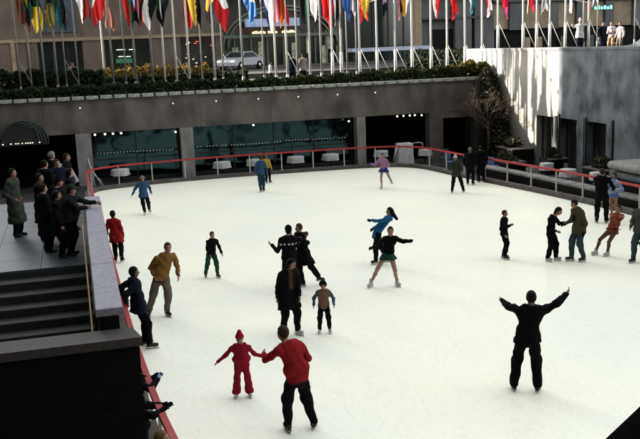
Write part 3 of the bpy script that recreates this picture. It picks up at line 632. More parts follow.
hedge(-9, 1.6, 47.6, 48.6, 4.2, lambda x: 5.65-.06*(x+9)*.4, 13000, .09, [leafA], 'tall dark hedge behind the left flagpoles', 3)
hedge(22.0, 22.9, 48.3, 57.8, 4.2, lambda x: 5.62+0*x, 9000, .10, [leafA], 'dark hedge added over the sunlit pavement side behind the corner of the high wall', 5)  # added planting that covers the sun-bright side of the raised pavement
hedge(1.6, 9.5, 49.5, 50.3, 4.2, lambda x: 4.95+0*x, 8000, .09, [leafA, leafB], 'dark hedge in front of the golden flower beds', 4)
for i, (x, s, l) in enumerate(((1.9, .5, 'low golden shrub at the left end of the flower row'), (3.1, .62, 'second golden flowering shrub from the left'), (4.2, .7, 'large golden flowering shrub in the middle of the row'), (5.3, .66, 'golden flowering shrub left of the dark shop lights'), (6.5, .6, 'fifth golden flowering shrub'), (7.6, .55, 'golden shrub at the right end of the flower row'))):
    t = thing('flowering_shrub', l, 'shrub', (x, 54, 4.5), 'golden shrubs on the pavement')
    def f(rg, n, s=s):
        d = rg.normal(size=(n, 3)); d /= np.linalg.norm(d, axis=1)[:, None]; r = rg.uniform(.3, 1, n)**.5; P = d*r[:, None]*np.array([s, .5, s*.75])+np.array([0, 0, .45]); return P*(1+.12*np.sin(P[:, [0]]*9))
    o = leafmass('foliage', f, 1500, .075, [leafD, leafD, leafC], t, 20+i); o['kind'] = 'stuff'
    mb = MB()
    for q in range(4): mb.tube([(0, 0, -.2), (random.uniform(-.3, .3), random.uniform(-.2, .2), .5)], .02, leafE, 5)
    b = mb.build('stems', t); b['kind'] = 'stuff'
def blob(c, s):
    c = np.array(c); s = np.array(s)
    def f(rg, n):
        k = 7; cc = rg.normal(size=(k, 3)); cc /= np.linalg.norm(cc, axis=1)[:, None]; cc = c+cc*s*.5
        i = rg.integers(0, k, n); d = rg.normal(size=(n, 3)); d /= np.linalg.norm(d, axis=1)[:, None]; return cc[i]+d*s*.55*(rg.uniform(.2, 1, n)[:, None]**.5)
    return f
for i, (c, s, l, ms) in enumerate((((20.9, 45.3, 4.75), (.55, .4, .4), 'yellow-green sunlit bush at the corner of the far wall top', [leafC, leafD]), ((21.5, 44.9, 4.6), (.45, .4, .5), 'olive bush spilling over the corner beside the sunlit wall', [leafC, leafB]), ((19.9, 45.2, 4.6), (.5, .35, .35), 'small olive bush left of the yellow corner bush', [leafB, leafC]))):
    t = thing('bush', l, 'bush'); o = leafmass('foliage', blob(c, s), 2600, .06, ms, t, 40+i); o['kind'] = 'stuff'
    mb = MB(); mb.tube([(c[0], c[1], 4.2), (c[0]+.1, c[1], c[2])], .03, leafE, 5); mb.build('stem', t)
iv = thing('ivy', 'dark ivy hanging down the corner in front of the sunlit wall', 'ivy')
def ivf(rg, n):
    z = rg.uniform(.2, 4.5, n); h = (4.5-z)/4.3; w0 = .5+.6*h; x = 21.5+rg.normal(0, .34, n)*w0; y = 44.3-rg.uniform(0, 1, n)*(.6+2.3*h**1.2)+.15*np.sin(z*5)
    k = x < 21.93; return np.stack([x, y, z+.2*np.sin(x*6)], 1)[k]
o = leafmass('foliage', ivf, 15000, .07, [leafA, leafA, leafE], iv, 50); o['kind'] = 'stuff'
mb = MB()
for k in range(10): x = 20.9+.1*k; mb.tube([(x, 43.3, 0), (x+random.uniform(-.2, .2), 43.9, 2), (x+random.uniform(-.1, .1), 44.35, 4.3)], .025, leafE, 5)
b = mb.build('stems', iv); b['kind'] = 'stuff'
# bare tree with fine twigs
bt = thing('bare_tree', 'bare tree with a haze of tan twigs against the far wall by the corner', 'tree', (20.75, 42.7, .25))
tw = mat('tan_twig', (.10, .068, .045), .8, (.05, .036, .025), 8); mb = MB(); mb.tube([(0, 0, 0), (.05, 0, .9), (-.02, .05, 1.7)], [.09, .07, .05], tw, 8); mb.build('trunk', bt)
mb = MB(); rt = random.Random(5)
def grow(p, d, L, r, lev):
    q = p+d*L; mb.tube([p, (p+q)/2+Vector((rt.uniform(-.03, .03), rt.uniform(-.03, .03), 0)), q], [r, r*.8, r*.6], tw, 4, cap=False)
    if lev == 0: return
    for k in range(3 if lev > 1 else 4):
        nd = (d+Vector((rt.uniform(-.75, .75), rt.uniform(-.6, .6), rt.uniform(-.25, .5)))).normalized(); grow(q, nd, L*rt.uniform(.6, .85), r*.6, lev-1)
for k in range(11):
    a = k*.9; grow(Vector((-.02, .05, 1.2+.05*k)), Vector((math.cos(a)*1.25, math.sin(a)*.6, .9)).normalized(), .66, .03, 4)
b = mb.build('twigs', bt); b['kind'] = 'stuff'

# parked car on the street (only its upper half shows over the hedge)
cr_ = thing('parked_car', 'white saloon car parked before the arched entrance', 'car', (12.9, 70.0, 4.57)); cr_.rotation_euler.z = R_(48)
wp = mat('car_white', (.26, .27, .285), .25, (.24, .25, .265), 2, coat=.6)
def carbody():
    prof = [(-2.2, .35), (-2.25, .62), (-2.1, .82), (-1.25, .92), (-.55, 1.38), (.75, 1.40), (1.45, .98), (2.15, .88), (2.25, .6), (2.2, .35)]
    mb = MB(); ws = [.80, .84, .84, .84, .62, .62, .82, .80, .80, .78]; n = len(prof)
    vs = [(x, -w_, z) for (x, z), w_ in zip(prof, ws)]+[(x, w_, z) for (x, z), w_ in zip(prof, ws)]
    mb.add(vs, [(i, i+1, i+1+n, i+n) for i in range(n-1)]+[(0, n, 2*n-1, n-1), tuple(range(n))[::-1], tuple(range(n, 2*n))], wp); return mb
carbody().build('body', cr_)
for sgn in (-1, 1):
    mb = MB(); mb.add([(-1.05, sgn*.845, .93), (-.5, sgn*.66, 1.32), (.7, sgn*.66, 1.33), (1.25, sgn*.84, .97)], [(0, 1, 2, 3)], M['darkglass']); mb.build('side_window', cr_)
mb = MB(); mb.add([(-1.2, -.72, .96), (-1.2, .72, .96), (-.6, .58, 1.36), (-.6, -.58, 1.36)], [(0, 1, 2, 3)], M['darkglass']); mb.build('windscreen', cr_)
for xx in (-1.4, 1.4):
    for yy in (-.8, .8):
        mb = MB(); mb.tube([(xx, yy-.09, .32), (xx, yy+.09, .32)], .32, M['dark'], 16); wh = mb.build('wheel', cr_); mb = MB(); mb.tube([(xx, yy-.10, .32), (xx, yy+.10, .32)], .18, M['hat_metal'], 12); mb.build('rim', wh)
for yy in (-.6, .6): box('headlight', (-2.27, -2.2, yy-.12, yy+.12, .62, .74), M['bulb_s'], cr_)
# low pale cars over the right wall
for x, l in ((34.6, 'pale car roof showing over the wall at the right edge'),):
    t = thing('parked_car', l, 'car', (x+3.2, 52.5, 4.56)); 
    carbody().build('body', t)
    for sgn in (-1, 1):
        mb = MB(); mb.add([(-1.05, sgn*.845, .93), (-.5, sgn*.66, 1.32), (.7, sgn*.66, 1.33), (1.25, sgn*.84, .97)], [(0, 1, 2, 3)], M['darkglass']); mb.build('side_window', t)
    for xx in (-1.4, 1.4):
        for yy in (-.8, .8): mb = MB(); mb.tube([(xx, yy-.09, .32), (xx, yy+.09, .32)], .32, M['dark'], 16); mb.build('wheel', t)

for (x0, z0, x1, z1, y, l) in ((14.9, 8.25, 17.0, 8.75, 46.05, 'thin white rope strung between two flagpoles in the middle of the row'), (27.2, 8.35, 28.6, 8.0, 46.05, 'thin white rope between two flagpoles above the right wall')):
    t = thing('rope', l, 'rope'); mb = MB(); mb.tube([(x0, y, z0), ((x0+x1)/2, y, (z0+z1)/2-.05), (x1, y, z1)], .025, M['pole'], 5); mb.build('strand', t)

for i, (x, y, sx, sy, hh, l) in enumerate(((21.2, 40.6, .6, .9, .75, 'dark stone planter with low shrubs beside the first doorway'), (21.3, 36.9, .5, .35, .6, 'dark stone planter with low shrubs between the first two doorways'), (21.1, 32.4, .6, .8, .7, 'dark stone planter with low shrubs under the wall left of the stacked slabs'), (19.5, 38.0, .5, .8, .5, 'low dark planter right behind the rail near the pair in black'))):
    t = thing('stone_planter', l, 'planter'); box('trough', (x-sx, x+sx, y-sy, y+sy, -.055, hh), M['granite_d'], t, .03); box('rim', (x-sx-.03, x+sx+.03, y-sy-.03, y+sy+.03, hh+.002, hh+.06), M['curb'], t, .01)
    o = leafmass('foliage', blob((x, y, hh+.2), (sx*.9, sy*.9, .38)), 2200, .06, [leafA, leafE], t, 70+i); o['kind'] = 'stuff'

# ------------------------------------------------------------------ people: continuous bodies meshed from a signed distance field
F4 = np.float32
def smin(a, b, k):
    h = np.maximum(k-np.abs(a-b), 0)/k; return np.minimum(a, b)-h*h*k*.25
def cone(P, a, b, r1, r2):
    a = np.asarray(a, F4); b = np.asarray(b, F4); ab = b-a; L = float(ab@ab)+1e-9; pa = P-a; t = np.clip(pa@ab/L, 0, 1); return np.linalg.norm(pa-t[:, None]*ab, axis=1)-(r1+(r2-r1)*t)
def ell(P, c, r, B=None):
    q = P-np.asarray(c, F4)
    if B is not None: q = q@B.T
    r = np.asarray(r, F4); k0 = np.linalg.norm(q/r, axis=1); k1 = np.linalg.norm(q/(r*r), axis=1)+1e-9; return k0*(k0-1)/k1
def mesh_sdf(fn, lo, hi, vox):
    lo = np.array(lo, F4); B = 6; nb = np.ceil((np.array(hi)-lo)/(vox*B)).astype(int); n = nb*B
    gi = np.stack(np.meshgrid(*[np.arange(k) for k in nb], indexing='ij'), -1).reshape(-1, 3)
    cen = (lo+(gi*B+B/2-.5)*vox).astype(F4); d = fn(cen); keep = np.abs(d) < B*vox*.87*1.35+.012
    A = np.empty(n, F4); A6 = A.reshape(nb[0], B, nb[1], B, nb[2], B); A6[...] = d.reshape(nb)[:, None, :, None, :, None]
    off = np.stack(np.meshgrid(*[np.arange(B)]*3, indexing='ij'), -1).reshape(-1, 3); K = gi[keep]; idx = (K[:, None, :]*B+off[None]).reshape(-1, 3)
    A[idx[:, 0], idx[:, 1], idx[:, 2]] = fn((lo+idx*vox).astype(F4))
    S = A < 0; c = S[:-1, :-1, :-1].astype(np.int8)
    for dx, dy, dz in ((1, 0, 0), (0, 1, 0), (0, 0, 1), (1, 1, 0), (1, 0, 1), (0, 1, 1), (1, 1, 1)): c = c+S[dx:n[0]-1+dx, dy:n[1]-1+dy, dz:n[2]-1+dz]
    cells = np.argwhere((c > 0) & (c < 8)); vid = -np.ones(np.array(n)-1, int); vid[tuple(cells.T)] = np.arange(len(cells))
    acc = np.zeros((len(cells), 3)); cnt = np.zeros(len(cells))
    cor = np.array([(i, j, k) for i in (0, 1) for j in (0, 1) for k in (0, 1)])
    for a in cor:
        for ax in range(3):
            if a[ax]: continue
            b = a.copy(); b[ax] = 1; pa = cells+a; pb = cells+b; va = A[tuple(pa.T)]; vb = A[tuple(pb.T)]; m = (va < 0) != (vb < 0); t = np.where(m, va/(va-vb+1e-12), 0)
            p = a+(b-a)*t[:, None]; acc[m] += p[m]; cnt[m] += 1
    V = lo+(cells+acc/cnt[:, None])*vox; Q = []
    for ax in range(3):
        o1, o2 = [i for i in range(3) if i != ax]; s0 = [slice(None)]*3; s1 = [slice(None)]*3; s0[ax] = slice(0, -1); s1[ax] = slice(1, None)
        a_, b_ = S[tuple(s0)], S[tuple(s1)]; e = np.argwhere(a_ != b_); e = e[(e[:, o1] > 0) & (e[:, o2] > 0) & (e[:, o1] < n[o1]-1) & (e[:, o2] < n[o2]-1)]
        f = a_[tuple(e.T)]; u1 = np.zeros(3, int); u1[o1] = 1; u2 = np.zeros(3, int); u2[o2] = 1
        q = np.stack([vid[tuple((e-u1-u2).T)], vid[tuple((e-u2).T)], vid[tuple(e.T)], vid[tuple((e-u1).T)]], 1); flip = f if ax != 1 else ~f; q[~flip] = q[~flip][:, ::-1]; Q.append(q)
    Q = np.concatenate(Q); return V, Q[(Q >= 0).all(1)]
def mk(name, fn, lo, hi, vox, mats, parent, region=None, T=None):
    V, Q = mesh_sdf(fn, lo, hi, vox)
    if len(Q) == 0: return None
    me = bpy.data.meshes.new(name); me.vertices.add(len(V)); me.vertices.foreach_set('co', V.astype('f4').ravel()); n = len(Q)
    me.loops.add(4*n); me.loops.foreach_set('vertex_index', Q.ravel()); me.polygons.add(n); me.polygons.foreach_set('loop_start', np.arange(0, 4*n, 4)); me.polygons.foreach_set('loop_total', np.full(n, 4))
    for m in mats: me.materials.append(m)
    me.update(calc_edges=True); me.polygons.foreach_set('use_smooth', np.ones(n, bool))
    if region is not None: C = V[Q].mean(1); me.polygons.foreach_set('material_index', region(C).astype(int))
    return link(name, me, parent)
def ik(a, c, la, lb, hint):
    a, c = np.array(a, float), np.array(c, float); d = c-a; D = np.linalg.norm(d); u = d/max(D, 1e-6)
    if D > (la+lb)*.995: c = a+u*(la+lb)*.995; D = (la+lb)*.995
    x = (la*la-lb*lb+D*D)/(2*D); h = math.sqrt(max(la*la-x*x, 0)); hn = np.array(hint, float); hn -= u*(hn@u); hn /= max(np.linalg.norm(hn), 1e-6); return a+u*x+hn*h, c
TINT = {}
def person(label, at, h=1.75, yaw=0, z=0, hands=None, feet=None, hip=(0, 0), neck=(0, 0), head=(0, 0), hyaw=None, top='black', coat=None, hem=.52, tr='black', flare=0, skirt=None, shoe='black_skate', hair='dark', hat=None,
           longhair=False, gloves=None, legs=None, skin='skin', vox=.014, scarf=None, build=1.0, group=None, hs=1.0, pit=0, extra=None, tuck=False, sole=.05, elb=None, crouch=0, tilt=(0, 0)):
    s = h/1.78; yw = R_(yaw); Fd = np.array([math.sin(yw), -math.cos(yw), 0]); Ld = np.array([math.cos(yw), math.sin(yw), 0]); U = np.array([0, 0, 1.])
    B = np.stack([Ld, Fd, U]).astype(F4)                        # world -> body (left, front, up)
    hipz = (.93*s+sole)-crouch; Hc = np.array([hip[0], hip[1], hipz]); Nk = np.array([neck[0], neck[1], 0])+np.array([0, 0, hipz+.53*s-.06*abs(neck[0]-hip[0])])
    sp = (Nk-Hc); spn = sp/np.linalg.norm(sp)
    hy = R_(hyaw if hyaw is not None else yaw); HF = np.array([math.sin(hy), -math.cos(hy), 0]); HL = np.array([math.cos(hy), math.sin(hy), 0]); cp, sp_ = math.cos(R_(pit)), math.sin(R_(pit))
    HU = np.array([0, 0, cp])+HF*sp_; HFp = HF*cp-np.array([0, 0, sp_]); HB = np.stack([HL, HFp, HU]).astype(F4)
    hr = s*hs*(1 if h > 1.4 else 1.0+.22*(1.4-h)/.4*1.0)
    Hd = Nk+np.array([head[0], head[1], 0])+HU*(.165*hr)+HF*.025*s
    bw_ = build*s; sw = .185*bw_
    shL = Nk+Ld*sw-spn*.065*s; shR = Nk-Ld*sw-spn*.065*s; hpL = Hc+Ld*.088*s; hpR = Hc-Ld*.088*s
    if hands is None: hands = ((.29*s, 0), (.29*s, 0))
    ua, fa, th, sk = .30*s, .265*s, .435*s, .435*s
    WR = []
    for k, (sh, sg) in enumerate(((shL, 1), (shR, -1))):
        hh = hands[k]
        if hh is None or len(hh) == 2: w_ = sh+Ld*sg*.10*s+Fd*.10*s-U*.53*s
        else: w_ = np.array(hh, float)
        hint = -Fd+Ld*sg*.45-U*.25
        if elb and elb[k]: hint = np.array(elb[k], float)
        e, w_ = ik(sh, w_, ua, fa, hint); WR.append((sh, e, w_))
    LG = []
    if feet is None: feet = ((Ld*.11*s)[:2], (-Ld*.11*s)[:2])
    for k, (hp, sg) in enumerate(((hpL, 1), (hpR, -1))):
        f = feet[k]; an = np.array([f[0], f[1], (f[2] if len(f) > 2 else 0)+.085*s+sole]); kn, an = ik(hp, an, th, sk, Fd+Ld*sg*.18); 
        fd = Fd+Ld*sg*.25 if len(f) < 4 else np.array([math.sin(R_(f[3])), -math.cos(R_(f[3])), 0]); LG.append((hp, kn, an, fd/np.linalg.norm(fd)))
    HDn = []
    for (sh, e, w_) in WR: d = (w_-e)/np.linalg.norm(w_-e); HDn.append(d)
    fine = vox < .0135
    def torso(P, g, waist=.0):
        Q = (P-Hc.astype(F4))@B.T; tt = np.clip(Q[:, 2]/(.53*s), -.3, 1.1); c = np.stack([tt*(B@(Nk-Hc))[0], tt*(B@(Nk-Hc))[1], Q[:, 2]*0], 1); Q = Q-c; Q[:, 1] *= 1.45
        L_ = np.linalg.norm(Nk-Hc)
        d = cone(Q, (0, 0, -.02*s), (0, 0, .22*s), .155*bw_+g, (.135-waist)*bw_+g); d = smin(d, cone(Q, (0, 0, .22*s), (0, 0, .41*s), (.135-waist)*bw_+g, .165*bw_+g), .06*s)
        d = smin(d, cone(Q, (-.11*bw_, 0, .44*s), (.11*bw_, 0, .44*s), .075*s+g, .075*s+g), .09*s); return d*.82
    def body(P):
        d = torso(P, -.012*s)
        d = smin(d, cone(P, Nk-spn*.04*s, Hd-HU*.06*hr, .056*s, .052*s), .03*s)
        for (hp, kn, an, fd) in LG:
            l = cone(P, hp, kn, .085*s, .056*s); l = smin(l, cone(P, kn, (kn*.62+an*.38)-fd*.012, .052*s, .052*s), .03*s); l = smin(l, cone(P, kn*.62+an*.38-fd*.012, an, .052*s, .036*s), .03*s)
            l = smin(l, cone(P, an-U*.04*s-fd*.03*s, an-U*.055*s+fd*.13*s, .038*s, .028*s), .03*s); d = smin(d, l, .05*s)
        for k, (sh, e, w_) in enumerate(WR):
            a = cone(P, sh, e, .050*s, .040*s); a = smin(a, cone(P, e, w_, .040*s, .027*s), .02*s)
            hd = HDn[k]; sg = 1 if k == 0 else -1; side = np.cross(hd, Ld*sg); 
            if np.linalg.norm(side) < .3: side = np.cross(hd, Fd)
            side = side/np.linalg.norm(side); nrm = np.cross(hd, side); nrm /= np.linalg.norm(nrm)
            if nrm@(Ld*sg) > 0: nrm = -nrm                       # palm side looks to the body
            pm_ = w_+hd*.075*s
            hnd = ell(P, w_+hd*.055*s, (.050*s, .040*s, .020*s), np.stack([hd, side, nrm]).astype(F4))
            fr = (.0095 if fine else .0115)*s
            for i, (o, Lf) in enumerate(((-.030, .062), (-.010, .074), (.010, .070), (.030, .054))):
                b0 = w_+hd*.075*s+side*o*s; b1 = b0+(hd*.9+nrm*.3+side*o*2.2)*Lf*.55*s; b2 = b1+(hd*.65+nrm*.75+side*o)*Lf*.5*s
                hnd = smin(hnd, np.minimum(cone(P, b0, b1, fr, fr*.95), cone(P, b1, b2, fr*.95, fr*.8)), .008)
            tf = Fd if abs(side@Fd) > .2 else HF; ts = side if side@tf > 0 else -side
            hnd = smin(hnd, cone(P, w_+hd*.025*s+ts*.03*s, w_+hd*.075*s+ts*.062*s+nrm*.015*s, .013*s, .010*s), .012)
            a = smin(a, hnd, .015*s); d = smin(d, a, .03*s)
        hdv = ell(P, Hd+HU*.012*hr, (.076*hr, .094*hr, .108*hr), HB)
        hdv = smin(hdv, ell(P, Hd-HU*.055*hr+HFp*.030*hr, (.052*hr, .056*hr, .058*hr), HB), .04*hr)
        hdv = smin(hdv, cone(P, Hd+HFp*.082*hr+HU*.012*hr, Hd+HFp*.108*hr-HU*.022*hr, .009*hr, .016*hr), .014*hr)
        for sg in (-1, 1):
            hdv = smin(hdv, ell(P, Hd+HL*sg*.077*hr-HU*.008*hr-HFp*.008*hr, (.010*hr, .02*hr, .032*hr), HB), .008*hr)
            sock = ell(P, Hd+HL*sg*.031*hr+HFp*.094*hr+HU*.012*hr, (.017*hr, .014*hr, .011*hr), HB); hdv = np.maximum(hdv, -sock+.003)
        return smin(d, hdv, .025*s)
    allp = [Hc, Nk, Hd+HU*.14*hr]+[p for t3 in WR for p in t3]+[t3[2]+HDn[k]*.2 for k, t3 in enumerate(WR)]+[p for l in LG for p in l[:3]]+[l[2]+l[3]*.2*s-U*.1*s for l in LG]
    lo = np.min(allp, 0)-.20*s; hi = np.max(allp, 0)+.20*s; lo[2] = min(lo[2], -.02)+0
    root = thing('person', label, 'person', (at[0], at[1], z), group)
    az = math.atan2(at[0], at[1]); root.rotation_euler.z = -az
    sk_m, ey, lp = M[skin], M['eye'], M['lip']; gl = cloth('glove_'+(gloves or 'x'), CC[gloves]) if gloves else sk_m; lg_ = cloth('legs_'+legs, CC[legs]) if legs else sk_m
    def reg(C):
        r = np.zeros(len(C), int); C = C.astype(F4)
        for k, (sh, e, w_) in enumerate(WR):
            if gloves: r[((C-w_)@HDn[k] > -.02) & (np.linalg.norm(C-w_, axis=1) < .26)] = 3
        if legs: r[C[:, 2] < hipz] = np.where(r[C[:, 2] < hipz] == 3, 3, 4)
        q = (C-Hd)@HB.T/hr
        for sg in (-1, 1): r[(np.abs(q[:, 0]-sg*.031) < .017) & (np.abs(q[:, 2]-.012) < .010) & (q[:, 1] > .06)] = 1
        r[(np.abs(q[:, 0]) < .024) & (np.abs(q[:, 2]+.058) < .008) & (q[:, 1] > .06)] = 2
        return r
    mk('body', body, lo, hi, vox, [sk_m, ey, lp, gl, lg_], root, reg)
    seed = (hash_(label) % 1000)/100.
    def fold(P, a=.007, f=1.0):
        return 1.1*a*s*(.45*np.sin(P[:, 2]*52/s+5*np.sin(P[:, 0]*17+seed*2)+4*np.sin(P[:, 1]*15))*np.clip(np.sin(P[:, 2]*7+seed)+.3, 0, 1)+np.sin(P[:, 2]*24*f/s+3*np.sin(P[:, 0]*11+seed)+2*np.sin(P[:, 1]*9+seed))+.6*np.sin(P[:, 0]*31+P[:, 2]*13+seed)*np.sin(P[:, 1]*27+seed))
    # trousers
    if tr:
        g = .024*s
        def trf(P):
            d = torso(P, .006*s); d = np.maximum(d, P[:, 2]-(hipz+.10*s))
            for (hp, kn, an, fd) in LG:
                l = smin(cone(P, hp, kn, .092*s+g*.5, .070*s+g), cone(P, kn, an+U*.0, .070*s+g, (.05+flare)*s+g*.6), .03*s); lf = cone(P, kn, an, .2, .2); l = np.maximum(l, -(P[:, 2]-(an[2]-.035*s))) ; d = smin(d, l, .035*s)
            return d+fold(P, .006)
        mk('trousers', trf, lo, (hi[0], hi[1], hipz+.2*s), vox*1.1, [cloth(tr, CC[tr])], root)
    if skirt:
        sc_, zl, fl = skirt
        def skf(P):
            Q = (P-Hc.astype(F4))@B.T; hz = Q[:, 2]; k = np.clip((.10*s-hz)/(.10*s-(zl-hipz)), 0, 1); R0 = (.135+fl*k)*s; an_ = np.arctan2(Q[:, 1], Q[:, 0])
            rr = np.sqrt(Q[:, 0]**2+(Q[:, 1]*1.3)**2); d = (rr-R0*(1+.05*k*np.sin(an_*7+seed)))*.75; inner = -(rr-(R0-.02*s))*.75; d = np.where(k > .35, np.maximum(d, inner), d); return np.maximum(np.maximum(d, hz-.12*s), -(P[:, 2]-zl-.006*np.sin(an_*5)))
        mk('skirt', skf, (Hc[0]-.5*s, Hc[1]-.5*s, zl-.06), (Hc[0]+.5*s, Hc[1]+.5*s, hipz+.2*s), vox*.85, [cloth(sc_, CC[sc_])], root)
    # upper garment
    if top:
        hz_ = hipz-.10*s if coat is None else coat; tm = cloth(top, CC[top]); thick = .018*s if coat is None else .03*s
        def tp(P):
            d = torso(P, thick); Q0 = (P-Hc.astype(F4))@B.T; Q0[:, 1] *= 1.38; d = smin(d, cone(Q0, (0, 0, -.14*s), (0, 0, .12*s), .158*s+thick, .14*bw_+thick)*.82, .05*s)
            if coat is not None and coat < hipz-.05:
                Q = (P-Hc.astype(F4))@B.T; k = np.clip((.05*s-Q[:, 2])/(hipz-coat+.05*s), 0, 1); rr = np.sqrt(Q[:, 0]**2+(Q[:, 1]*1.35)**2)
                d = smin(d, np.maximum((rr-(.175+.055*k)*bw_)*.75, Q[:, 2]-.05*s), .06*s)
                if coat < hipz-.2:
                    for (hp, kn, an, fd) in LG: d = smin(d, cone(P, hp+Fd*.01, kn*.75+an*.25, .135*s, .140*s), .07*s)
            if tuck: d = smin(d, np.maximum(ell(P, Hc+U*.12*s, (.20*bw_, .145*bw_, .14*s), B), -1e3), .05*s)
            d = np.maximum(d, -(P[:, 2]-hz_))
            d = np.maximum(smin(d, cone(P, Nk-spn*.05*s, Nk+spn*.03*s, (.072 if coat is None else .082)*s, (.064 if coat is None else .074)*s), .03*s), (P-(Nk+spn*.05*s).astype(F4))@spn.astype(F4))
            for k, (sh, e, w_) in enumerate(WR):
                a = smin(cone(P, sh-Ld*(.01 if k == 0 else -.01), e, .064*s+thick*.5, .052*s+thick*.4), cone(P, e, w_, .052*s+thick*.4, .038*s+thick*.35), .025*s); a = np.maximum(a, ((P-w_.astype(F4))@HDn[k].astype(F4))-.005); d = smin(d, a, .035*s)
            return d+fold(P)
        mk('jacket' if coat is None else 'coat', tp, (lo[0], lo[1], hz_-.05), hi, vox, [tm]+([cloth(extra[1], CC[extra[1]])] if extra else []), root,
           (None if not extra else (lambda C: extra_region(extra[0], C, WR, Hc, Nk, B, s, hipz))))
    if scarf:
        mk('scarf', lambda P: smin(cone(P, Nk+Ld*.03+U*.0, Nk-Ld*.03, .085*s, .085*s), cone(P, Nk+Fd*.07*s, Hc+Fd*.15*s+U*.25*s, .045*s, .05*s), .04), lo, hi, vox, [cloth(scarf, CC[scarf])], root)
    # hair and hats
    if hair:
        hc = {'dark': (.010, .007, .006), 'brown': (.04, .02, .012), 'grey': (.16, .155, .15), 'blond': (.15, .085, .04), 'auburn': (.05, .014, .008), 'black': (.004, .004, .004)}[hair]
        hm_ = mat('hair_'+hair, hc, .55, tuple(c*.6 for c in hc), 30, .6, 70, spec=.06)
        def hf(P):
            q = (P-Hd.astype(F4))@HB.T/hr; d = ell(P, Hd+HU*.022*hr-HFp*.012*hr, (.088*hr, .102*hr, .112*hr), HB)
            cut = (q[:, 1]-.045-np.clip((q[:, 2]-.055)*2.2, -.02, .2))*hr; cut2 = -(q[:, 2]+.050-.6*np.clip(q[:, 1]+.03, -1, 0))*hr*1.0
            d = np.maximum(d, cut)
            if not longhair: d = np.maximum(d, cut2)
            else: d = smin(d, np.maximum(cone(P, Hd-HFp*.05*hr, Hd-HFp*.06*hr-HU*(.17 if longhair is True else .12)*hr, .075*hr, .055*hr), cut), .03*hr)
            if isinstance(longhair, tuple): d = smin(d, cone(P, Hd-HFp*.05*hr, Hd+np.array(longhair), .07*hr, .045*hr), .05)
            return d+.003*np.sin(q[:, 0]*120+6*np.sin(q[:, 2]*25))
        a = np.array(Hd)-.4; b = np.array(Hd)+.3; 
        if isinstance(longhair, tuple): a = np.minimum(a, Hd+np.array(longhair)-.15); b = np.maximum(b, Hd+np.array(longhair)+.15)
        mk('hair', hf, a, b, vox*.8, [hm_], root)
    if hat:
        kind, hcc = hat; hm_ = cloth('hat_'+hcc, CC[hcc])
        def kf(P):
            q = (P-Hd.astype(F4))@HB.T/hr; d = ell(P, Hd+HU*.045*hr-HFp*.005*hr, (.096*hr, .110*hr, .115*hr), HB); d = np.maximum(d, -(q[:, 2]-.040)*hr)
            if kind == 'knit': d = smin(d, cone(P, Hd+HU*.10*hr, Hd+HU*.175*hr, .07*hr, .05*hr), .03*hr); d = smin(d, np.maximum(ell(P, Hd+HU*.045*hr-HFp*.005*hr, (.104*hr, .118*hr, .12*hr), HB), np.abs(q[:, 2]-.055)*hr-.018*hr), .01)
            if kind == 'cap': d = smin(d, np.maximum(ell(P, Hd+HU*.048*hr+HFp*.11*hr, (.07*hr, .08*hr, .012*hr), HB), -1e3), .01)
            if kind == 'fur': d = smin(d, np.maximum(ell(P, Hd+HU*.03*hr-HFp*.01*hr, (.115*hr, .125*hr, .10*hr), HB), np.maximum((q[:, 1]-.05-np.clip(q[:, 2]*3-.10, 0, .2))*hr, -(q[:, 2]+.07)*hr)), .02)+.006*np.sin(P[:, 0]*90)*np.sin(P[:, 2]*90)
            if kind == 'brim': d = smin(d, np.maximum(ell(P, Hd+HU*.05*hr, (.15*hr, .16*hr, .016*hr), HB), -1e3), .01)
            return d
        mk('hat', kf, Hd-.3, Hd+.35, vox*.8, [hm_], root)
    # footwear
    bc = {'black_skate': 'black', 'white_skate': 'white', 'shoe': 'black', 'brown_skate': 'brown'}[shoe]
    for (hp, kn, an, fd) in LG:
        sdv = np.array([fd[1], -fd[0], 0]); an = np.array(an); ft = an-U*.085*s
        def bf(P, an=an, fd=fd, ft=ft):
            d = cone(P, an+U*(.06 if 'skate' in shoe else -.01)*s, an-U*.035*s, .052*s, .05*s); d = smin(d, cone(P, an-U*.045*s-fd*.02*s, ft+U*.035*s+fd*.155*s, .047*s, .036*s), .03*s); return np.maximum(d, -(P[:, 2]-ft[2]))
        b_ = mk('skate' if 'skate' in shoe else 'shoe', bf, an-.28*s, an+.28*s, vox*.9, [mat('boot_'+bc, {'black': (.005, .005, .005), 'white': (.42, .42, .42), 'brown': (.10, .05, .03)}[bc], .45)], root)
        if 'skate' in shoe and b_:
            m_ = MB(); c0, c1 = ft-fd*.09*s, ft+fd*.20*s; zz = float(ft[2])
            for p0, p1, z0, z1, wd, mm in ((c0, c1, zz-sole+.002, zz-sole+.022, .0035, M['hat_metal']), (c0+fd*.03, c0+fd*.08, zz-sole+.022, zz+.004, .012, M['hat_metal']), (c1-fd*.13, c1-fd*.06, zz-sole+.022, zz+.004, .014, M['hat_metal']), (c0, c1-fd*.02, zz-.008, zz+.004, .03, mat('sole', (.25, .2, .16), .6) if bc == 'black' else mat('sole_w', (.5, .5, .48), .6))):
                vs = [tuple(p0[:2]+sdv[:2]*wd)+(z0,), tuple(p0[:2]-sdv[:2]*wd)+(z0,), tuple(p1[:2]-sdv[:2]*wd)+(z0,), tuple(p1[:2]+sdv[:2]*wd)+(z0,)]; vs += [(v[0], v[1], z1) for v in vs]
                m_.add(vs, [(3, 2, 1, 0), (4, 5, 6, 7), (0, 1, 5, 4), (1, 2, 6, 5), (2, 3, 7, 6), (3, 0, 4, 7)], mm)
            m_.build('blade', b_)
    return root, dict(Hd=Hd, Nk=Nk, Hc=Hc, WR=WR, LG=LG, HDn=HDn)
def hash_(t):
    v = 7
    for c in t: v = (v*31+ord(c)) % 99991
    return v
